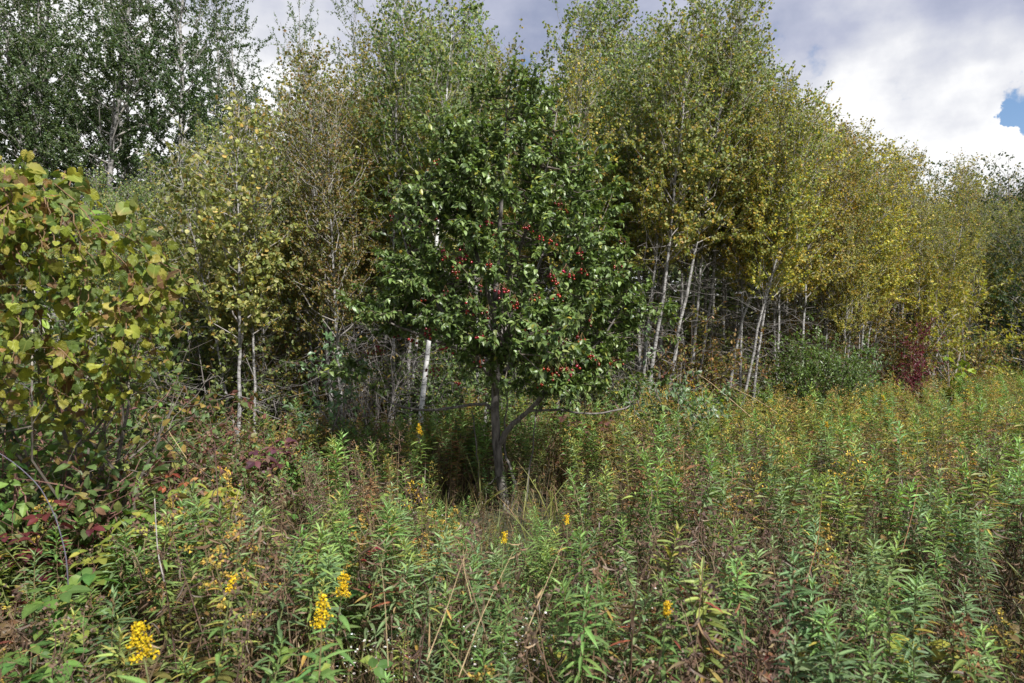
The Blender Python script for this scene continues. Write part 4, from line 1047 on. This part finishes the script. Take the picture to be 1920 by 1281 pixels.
for (kind, i), L_ in by.items():
    v, c, t, q, H = LODS[kind][i]; L_ = np.array(L_); n_ = len(L_)
    a = rng.uniform(0, 6.28, n_); s = rng.uniform(.72, 1.12, n_)*np.array([low_zone(*p_) for p_ in L_])
    tx, ty = rng.normal(0, .09, n_), rng.normal(0, .09, n_)
    ca, sa = np.cos(a)[:, None], np.sin(a)[:, None]
    V = np.stack([ca*v[:, 0]-sa*v[:, 1]+tx[:, None]*v[:, 2], sa*v[:, 0]+ca*v[:, 1]+ty[:, None]*v[:, 2], np.broadcast_to(v[:, 2], (n_, len(v)))], -1)*s[:, None, None]
    V[:, :, :2] += L_[:, None, :]; V[:, :, 2] -= .02
    C = np.tile(c[None], (n_, 1, 1)); C[:, :, :3] *= rng.uniform(.78, 1.22, (n_, 1, 1))*rng.uniform(.92, 1.08, (n_, 1, 3))
    off = (np.arange(n_)*len(v))[:, None, None]
    g.add(V.reshape(-1, 3), C.reshape(-1, 4), (t[None]+off).reshape(-1, 3) if len(t) else None, (q[None]+off).reshape(-1, 4) if len(q) else None)
# withered brown growth in the gaps between the green tops
bl = []
for i in range(5):
    r = np.random.default_rng(1080+i); gg = Geo(); H = .50+.06*i; m = 46
    for k in range(3):
        e_ = np.array([r.normal(0, .10), r.normal(0, .10), H*r.uniform(.7, 1.05)]); tube(gg, bend((0, 0, 0), e_, r, 3, .06), [.003, .002, .001], (.13, .085, .055), 3)
        u = r.uniform(.15, 1, m//2); P = e_*u[:, None]+r.normal(0, .012, (m//2, 3)); dd = rdir(m//2, r)*np.array([1, 1, .6])+np.array([0, 0, -.6])
        place(gg, leaf_tpl(.17, 3, .5, .5, .42), P, dd, rdir(m//2, r), .06*r.uniform(.5, 1.2, m//2), pick([((.11, .065, .04), 4), ((.075, .048, .033), 4), ((.17, .12, .07), 1.6), ((.15, .075, .04), 1)], m//2, r), .15)
    bl.append(gg.pack())
for k in range(950):
    y = 1.3+(rng.uniform(0, 1)**1.25)*9.5; x = rng.uniform(-1, 1)*(.8*y+.6)
    if y > front_edge(x): continue
    v, c, t, q = bl[int(rng.integers(5))]; a = rng.uniform(0, 6.28); s = rng.uniform(.75, 1.25)*low_zone(x, y)
    V = np.column_stack([math.cos(a)*v[:, 0]-math.sin(a)*v[:, 1], math.sin(a)*v[:, 0]+math.cos(a)*v[:, 1], v[:, 2]])*s+np.array([x, y, -.02])
    C = c.copy(); C[:, :3] *= rng.uniform(.75, 1.25)
    g.add(V, C, t, q)
setting('meadow_growth', g.mesh('meadow_growth', M_meadow), 'stuff')

# dead brown stalks
DPS = []
for i in range(6):
    r = np.random.default_rng(1100+i); st, lf, hd = Geo(), Geo(), Geo()
    H = .62+.07*i; ln = r.normal(0, .12, 2); t = np.linspace(0, 1, 5)
    SP = np.column_stack([ln[0]*H*t**1.5, ln[1]*H*t**1.5, H*t]); sc = [(.13, .085, .055), (.18, .13, .085), (.10, .06, .05)][i % 3]
    tube(st, SP, np.linspace(.0036, .0015, 5), sc, 4)
    m = 34; u = r.uniform(.12, .92, m); az = r.uniform(0, 6.28, m); el = r.uniform(-1.25, .1, m)
    b = np.column_stack([np.interp(u, t, SP[:, k]) for k in range(3)]); D = np.column_stack([np.cos(az)*np.cos(el), np.sin(az)*np.cos(el), np.sin(el)])
    place(lf, leaf_tpl(.16, 3, .5, .5, .42), b, D, rdir(m, r), .065*r.uniform(.5, 1.2, m), pick(PAL_DEADL[:3], m, r), .15)
    m = 60
    for k in range(6):
        bq = SP[-1]*(.80+.04*k)+0; a_ = k*2.4; e_ = bq+np.array([math.cos(a_)*.07, math.sin(a_)*.07, .09]); tube(hd, bend(bq, e_, r, 3, .1), [.0013, .001, .0008], sc, 3)
        fp = e_+r.normal(0, .014, (m//6, 3)); place(hd, TETRA, fp, rdir(m//6, r), rdir(m//6, r), .0052*r.uniform(.6, 1.4, m//6), pick([((.13, .085, .055), 3), ((.09, .06, .045), 4), ((.2, .16, .12), .6)], m//6, r), .1)
    DPS.append((st.mesh('stem', M_twig), lf.mesh('dead_leaves', M_meadow), hd.mesh('seed_head', M_twig), H))
dead_cells = [c for c in dead_cells if abs(c[0]) < .8*c[1]+.15 and c[1] > 1.35]
dead_cells = [dead_cells[i] for i in np.sort(rng.choice(len(dead_cells), min(300, len(dead_cells)), replace=False))]
for x, y in dead_cells:
    k = int(rng.integers(6)); p = DPS[k]; a, b = zone(x, y)
    lx = float(rng.normal(0, .16))
    t = thing('dead_stalk', f"{['dry brown', 'pale withered', 'dark withered'][k % 3]} stalk, {'tilting left' if lx < -.12 else 'tilting right' if lx > .12 else 'upright'}, {b if y < 3 else 'farther growth'}, {a}", 'dead stalk', (x, y, -.02), 'dead brown weed stalks')
    t.rotation_mode = 'QUATERNION'; t.rotation_quaternion = Vector((0, 0, 1)).rotation_difference(Vector((lx, float(rng.normal(0, .16)), 1)).normalized()) @ Matrix.Rotation(rng.uniform(0, 6.28), 3, 'Z').to_quaternion()
    s = rng.uniform(.75, 1.2)*low_zone(x, y); t.scale = (s, s, s)
    part('stem', p[0], t); part('dead_leaves', p[1], t, True); part('seed_head', p[2], t, True)

# white asters
AS = []
for i in range(3):
    r = np.random.default_rng(1200+i); st, fl = Geo(), Geo(); H = .6
    tips = []
    tube(st, bend((0, 0, 0), (0, 0, H*.75), r, 5, .05), np.linspace(.003, .0015, 5), (.12, .10, .05), 4)
    for k in range(16):
        b = np.array([0, 0, H*r.uniform(.35, .75)]); a = k*2.4; e_ = b+np.array([math.cos(a), math.sin(a), 0])*r.uniform(.05, .2)+np.array([0, 0, r.uniform(.05, .22)])
        Q = bend(b, e_, r, 4, .1); tube(st, Q, np.linspace(.0013, .0008, 4), (.13, .11, .05), 3)
        tips += [Q[2], Q[3], Q[3]+r.normal(0, .02, 3)]
    tips = np.array(tips); m = len(tips)
    pet = Tpl([(0, 0, 0)]+[(math.cos(j*math.pi/4), math.sin(j*math.pi/4), .3) for j in range(8)], [(0, 1+j, 1+(j+1) % 8) for j in range(8)], [], [.75]+[1]*8)
    place(fl, pet, tips, rdir(m, r)*.4+np.array([[0, 1, 0]]), np.array([[0, -.4, 1.]])+r.normal(0, .35, (m, 3)),   .0055*r.uniform(.6, 1.3, m), pick([((.72, .70, .68), 4), ((.6, .55, .5), 1)], m, r, .1), .15)
    m = 90; bp = tips[r.integers(0, len(tips), m)]*r.uniform(.6, 1.0, (m, 1)); lv = Geo()
    place(lv, T_DIA, bp, rdir(m, r), rdir(m, r), .022*r.uniform(.6, 1.4, m), pick(PAL_L3+PAL_DEADL[:1], m, r), .3)
    AS.append((st.mesh('stems', M_twig), fl.mesh('flowers', M_flower), lv.mesh('leaves', M_meadow)))
for k, (px, py, z, lab) in enumerate([(960, 1140, .58, 'white aster patch in the near centre, fullest of the asters'), (925, 1150, .52, 'white aster left of the fullest aster patch'), (992, 1145, .55, 'white aster right of the fullest aster patch'), (690, 1165, .5, 'pale aster below the tallest yellow plume'), (720, 1180, .5, 'pale aster with few flowers between green shoots'), (405, 1140, .5, 'thin white aster near the small yellow bloom'),
        (1200, 1110, .55, 'small white aster among brown stalks right of the aster patch'), (1345, 1180, .5, 'sparse white aster low on the right'), (800, 975, .55, 'white aster tuft below the left of the hawthorn'), (150, 1250, .5, 'white aster at the very front on the left'), (1830, 945, .6, 'greyish aster fluff toward the right edge')]):
    Y = (EYE-z)/((py-640.5)/F); t = thing('aster', lab, 'aster', ((px-960)/F*Y, Y, -.02), 'white asters'); t.rotation_euler = (0, 0, rng.uniform(0, 6.28)); s = (z+.02)/.62; t.scale = (s, s, s)
    p = AS[k % 3]; part('stems', p[0], t, True); part('flowers', p[1], t, True); part('leaves', p[2], t, True)

# brambles: arching canes with leaves of three leaflets, each leaflet its own part
def bramble(name, px, Y, zt, label, pal, ncane=5, nleaf=10, size=.07, spread=.3, seed=0, group='brambles in the foreground'):
    r = np.random.default_rng(1300+seed)
    t = thing(name, label, 'bramble', ((px-960)/F*Y, Y, -.02), group)
    g = Geo(); ms = []
    for k in range(4):
        g2 = Geo(); place(g2, leaf_tpl(.62+.05*k, 4, .12, .15+.08*k, .42, .012, 1.12), np.zeros((1, 3)), np.array([[0, 1., 0]]), np.array([[0, 0, 1.]]), 1.0, pick(pal, 1, r, .1), .42); ms.append(g2.mesh('leaf', M_leaf))
    for k in range(ncane):
        a = k*2.4+r.uniform(-.4, .4); tt = np.linspace(0, 1, 7); ln = spread*r.uniform(.5, 1.2); h = zt*r.uniform(.75, 1.0)
        Q = np.column_stack([math.cos(a)*ln*tt**1.4, math.sin(a)*ln*tt**1.4, h*(1.55*tt-.55*tt**2.6)])
        tube(g, Q, np.linspace(.003, .0013, 7), (.13, .085, .06), 5)
        for j in range(nleaf):
            u = .35+.65*(j+r.uniform(0, .6))/nleaf; b = np.array([np.interp(u, tt, Q[:, i]) for i in range(3)]); az = a+j*2.4+r.uniform(-.3, .3)
            d = np.array([math.cos(az), math.sin(az), r.uniform(-.1, .35)]); d = nrm(d); e_ = b+d*size*.8
            tube(g, [b, e_], [.0013, .001], (.24, .16, .06), 3)
            nn = nrm(np.array([0, -.15, 1.])+r.normal(0, .25, 3)); side = nrm(np.cross(d, nn))
            PP = np.array([e_, e_-d*.012, e_-d*.012]); DD = np.array([d+[0, 0, -.2], d*.35+side, d*.35-side]); NN = np.array([nn, nn, nn])
            for m in leaf_mats(PP, DD, NN, size*r.uniform(.75, 1.2)*np.array([1.1, .9, .9])): part('leaf', ms[int(r.integers(4))], t, mw=m)
    part('canes', g.mesh('canes', M_twig), t, True)
PAL_BRL = [((.24, .28, .05), 4), ((.32, .30, .06), 3), ((.15, .22, .045), 2)]
PAL_BRG = [((.08, .15, .035), 4), ((.12, .19, .045), 3), ((.17, .22, .045), 2)]
PAL_BRR = [((.095, .022, .026), 4), ((.13, .03, .032), 3), ((.10, .06, .04), 3)]
bramble('bramble', 395, 4.05, .88, 'lime-yellow bramble left of centre, topped by pale leaves', PAL_BRL, 4, 8, .075, .24, 1)
bramble('bramble', 205, 3.6, .82, 'yellow-green bramble beside the red leaves, left foreground', PAL_BRL, 4, 8, .075, .24, 2)
bramble('red_bramble', 60, 3.5, .92, 'wine-red bramble at the left edge below the grapevine', PAL_BRR, 4, 7, .065, .24, 3)
bramble('bramble', 110, 2.9, .72, 'green bramble at the left edge in front of the wine-red one', PAL_BRG, 4, 8, .07, .24, 4)
bramble('bramble', 300, 2.45, .55, 'dull green low bramble behind the left yellow plume', [((.14, .14, .04), 3), ((.10, .12, .035), 3), ((.2, .15, .05), 1)], 4, 7, .07, .24, 5)
bramble('bramble', 50, 2.4, .70, 'green bramble lowest at the left edge', PAL_BRG, 3, 7, .06, .2, 6)
bramble('red_bramble', 668, 3.9, .62, 'small scarlet-leaved bramble left of the hawthorn foot', [((.30, .035, .03), 3), ((.22, .03, .035), 2)], 2, 4, .055, .14, 7)
bramble('red_bramble', 500, 6.4, .80, 'purple-leaved bramble before the dark gap of the thicket', [((.10, .035, .05), 3), ((.14, .05, .055), 2), ((.16, .10, .08), 1)], 5, 7, .09, .3, 8)
bramble('red_bramble', 1120, 8.2, .88, 'dusky purple bramble right behind the hawthorn trunk', [((.14, .06, .055), 3), ((.18, .08, .06), 2), ((.12, .09, .04), 2)], 5, 7, .09, .4, 9)
bramble('red_bramble', 330, 4.3, .95, 'coral-red bramble shoot right of the grapevine', [((.36, .09, .045), 3), ((.28, .08, .04), 2)], 2, 5, .05, .16, 10)
bramble('bramble', 1730, 2.75, .62, 'yellow-green broad-leaved weed toward the right edge', PAL_BRL, 2, 5, .09, .2, 11)
bramble('bramble', 640, 5.2, .60, 'bright green bramble patch left of the hawthorn foot', [((.11, .21, .045), 4), ((.15, .25, .05), 3)], 7, 9, .06, .5, 12)
bramble('bramble', 30, 4.3, .95, 'green bramble thicket at the left edge under the vine', PAL_BRG, 5, 8, .075, .35, 13)

spots = []
for k in range(400):
    if len(spots) >= 26: break
    Y = rng.uniform(1.75, 5.2); px = rng.uniform(60, 1880)
    if any(abs(px-a)/F*Y < .28 and abs(Y-b) < .35 for a, b in spots): continue
    spots.append((px, Y)); a, b = zone((px-960)/F*Y, Y); v = int(rng.integers(4))
    bramble('weed', px, Y, rng.uniform(.38, .68), f"{['green', 'dull olive', 'yellow-green', 'bronze-tinged'][v]} broad-leaved weed between the goldenrods, {b if Y < 3 else 'farther growth'}, {a}",
            [PAL_BRG, [((.13, .16, .05), 3), ((.10, .12, .04), 3), ((.2, .15, .05), 1)], PAL_BRL, [((.16, .10, .05), 3), ((.12, .14, .05), 2), ((.2, .08, .05), 1)]][v], 3, 4, rng.uniform(.045, .075), rng.uniform(.12, .24), 40+k, 'broad-leaved weeds between the goldenrods')

# single canes, sticks and dry stems
def stick(name, pts, rad, col, label, cat='dry stem', group=None, sides=6):
    g = Geo(); P = np.array([at(*p_) for p_ in pts]); t0 = np.linspace(0, 1, len(P)); t1 = np.linspace(0, 1, len(P)*3)
    Q = np.column_stack([np.interp(t1, t0, P[:, i]) for i in range(3)]); Q[1:-1] = (Q[:-2]+2*Q[1:-1]+Q[2:])/4
    b = Q[0].copy(); tube(g, Q-b, np.linspace(rad, rad*.45, len(Q)), col, sides, True)
    o = solo(name, g.mesh(name, M_twig, True), label, cat, group); o.location = b
    return o
stick('raspberry_cane', [(128, 1100, 2.9), (124, 1040, 2.85), (105, 970, 2.8), (75, 912, 2.75), (30, 870, 2.7), (-20, 838, 2.65)],   .0028, (.17, .155, .20), 'bluish bare raspberry cane arching out to the left edge', 'cane')
stick('bare_stick', [(308, 1090, 2.9), (296, 1040, 2.9), (292, 980, 2.9), (290, 935, 2.9)], .0036, (.36, .33, .30), 'pale bare stick standing upright in the left foreground', 'stick')
for i, (pts, lab) in enumerate([([(860, 1270, 1.95), (905, 1150, 2.15), (962, 1035, 2.35)], 'longest straw-coloured dry stem slanting right, before the hawthorn'), ([(985, 1190, 2.2), (1020, 1105, 2.35), (1055, 1020, 2.5)], 'straw stem slanting right beside the white asters'),
        ([(800, 1240, 2.0), (835, 1150, 2.15), (875, 1030, 2.4)], 'brownish dry stem slanting right, left of the longest straw stem'), ([(728, 1250, 2.1), (722, 1130, 2.25), (714, 1050, 2.35)], 'upright pale dry stem among green shoots left of centre'), ([(885, 1130, 2.3), (870, 1070, 2.4), (868, 1020, 2.5)], 'short straw stem leaning left, crossing the slanted stems'),
        ([(880, 1270, 1.85), (850, 1230, 1.9), (830, 1205, 1.95)], 'short dry stem near the bottom edge, leaning left'), ([(1510, 1100, 2.6), (1535, 1010, 2.8), (1541, 930, 2.95)], 'rusty dry stem in the right meadow, nearly upright'), ([(1690, 1040, 2.9), (1712, 960, 3.0), (1722, 905, 3.1)], 'rusty bent dry stem toward the right edge'),
        ([(350, 860, 4.8), (310, 800, 4.9), (320, 770, 4.9)], 'pale crooked twig in the red-green bushes'), ([(1460, 830, 9.0), (1400, 775, 9.2), (1330, 715, 9.5), (1290, 690, 9.6)], 'fallen pale branch slanting down beside the leaning aspens'), ([(1480, 790, 9.3), (1420, 750, 9.5), (1360, 720, 9.6)], 'second fallen pale branch beside the leaning aspens')]):
    stick('dry_stem', pts, .0017 if i < 8 else .004 if i == 8 else .008, (.29, .22, .12) if i not in (6, 7) else (.26, .14, .07), lab, 'dry stem', 'long dry stems and branches')

# grass and litter at the feet of the plants
g = Geo(); r = np.random.default_rng(99)
n_ = 34000
yy = 1.0+(r.uniform(0, 1, n_)**1.5)*17; xx = r.uniform(-1, 1, n_)*(.82*yy+1)
ok = yy < np.array([front_edge(x) for x in xx])+1.5
P = np.column_stack([xx, yy, np.full(n_, -.03)])[ok]; n_ = len(P)
tuft = .5+.5*np.sin(P[:, 0]*5.1)*np.sin(P[:, 1]*4.3)
T_BLADE = leaf_tpl(.022, 4, .1, .5, .3)
hh = r.uniform(.20, .62, n_)*(.5+.7*tuft**2)
D = nrm(np.column_stack([r.normal(0, .38, (n_, 2)), np.ones(n_)]))
place(g, T_BLADE, P, D, rdir(n_, r)*np.array([1, 1, .2]), hh, pick([((.12, .15, .04), 4), ((.16, .17, .05), 3), ((.22, .17, .08), 3), ((.12, .085, .05), 3)], n_, r), .3)
setting('grass', g.mesh('grass', M_meadow), 'stuff')
g = Geo(); n_ = 26000
yy = 1.0+(r.uniform(0, 1, n_)**1.4)*22; xx = r.uniform(-1, 1, n_)*(.82*yy+1)
P = np.column_stack([xx, yy, r.uniform(0, .12, n_)])
place(g, T_DIA, P, nrm(rdir(n_, r)*np.array([1, 1, .35])), nrm(rdir(n_, r)*.6+np.array([0, 0, 1.])), r.uniform(.03, .08, n_), pick([((.10, .06, .035), 4), ((.15, .10, .05), 3), ((.06, .04, .03), 3), ((.09, .10, .03), 2)], n_, r), .15)
setting('leaf_litter', g.mesh('leaf_litter', M_meadow), 'stuff')

# where a few things still carry one label, tell them apart by their order across the view
alike = {}
for o in SC.objects:
    if o.parent is None and o.get('category'): alike.setdefault(o['label'], []).append(o)
NUM = ['leftmost', 'second', 'third', 'fourth', 'fifth']
for lab, os_ in alike.items():
    n_ = len(os_)
    if not 2 <= n_ <= 5 or len(lab.split()) > 12: continue
    os_.sort(key=lambda o: o.location.x/max(.1, o.location.y))
    for i, o in enumerate(os_):
        o['label'] = f"{lab}, {'rightmost' if i == n_-1 else NUM[i]} of {['', '', 'two', 'three', 'four', 'five'][n_]} alike"
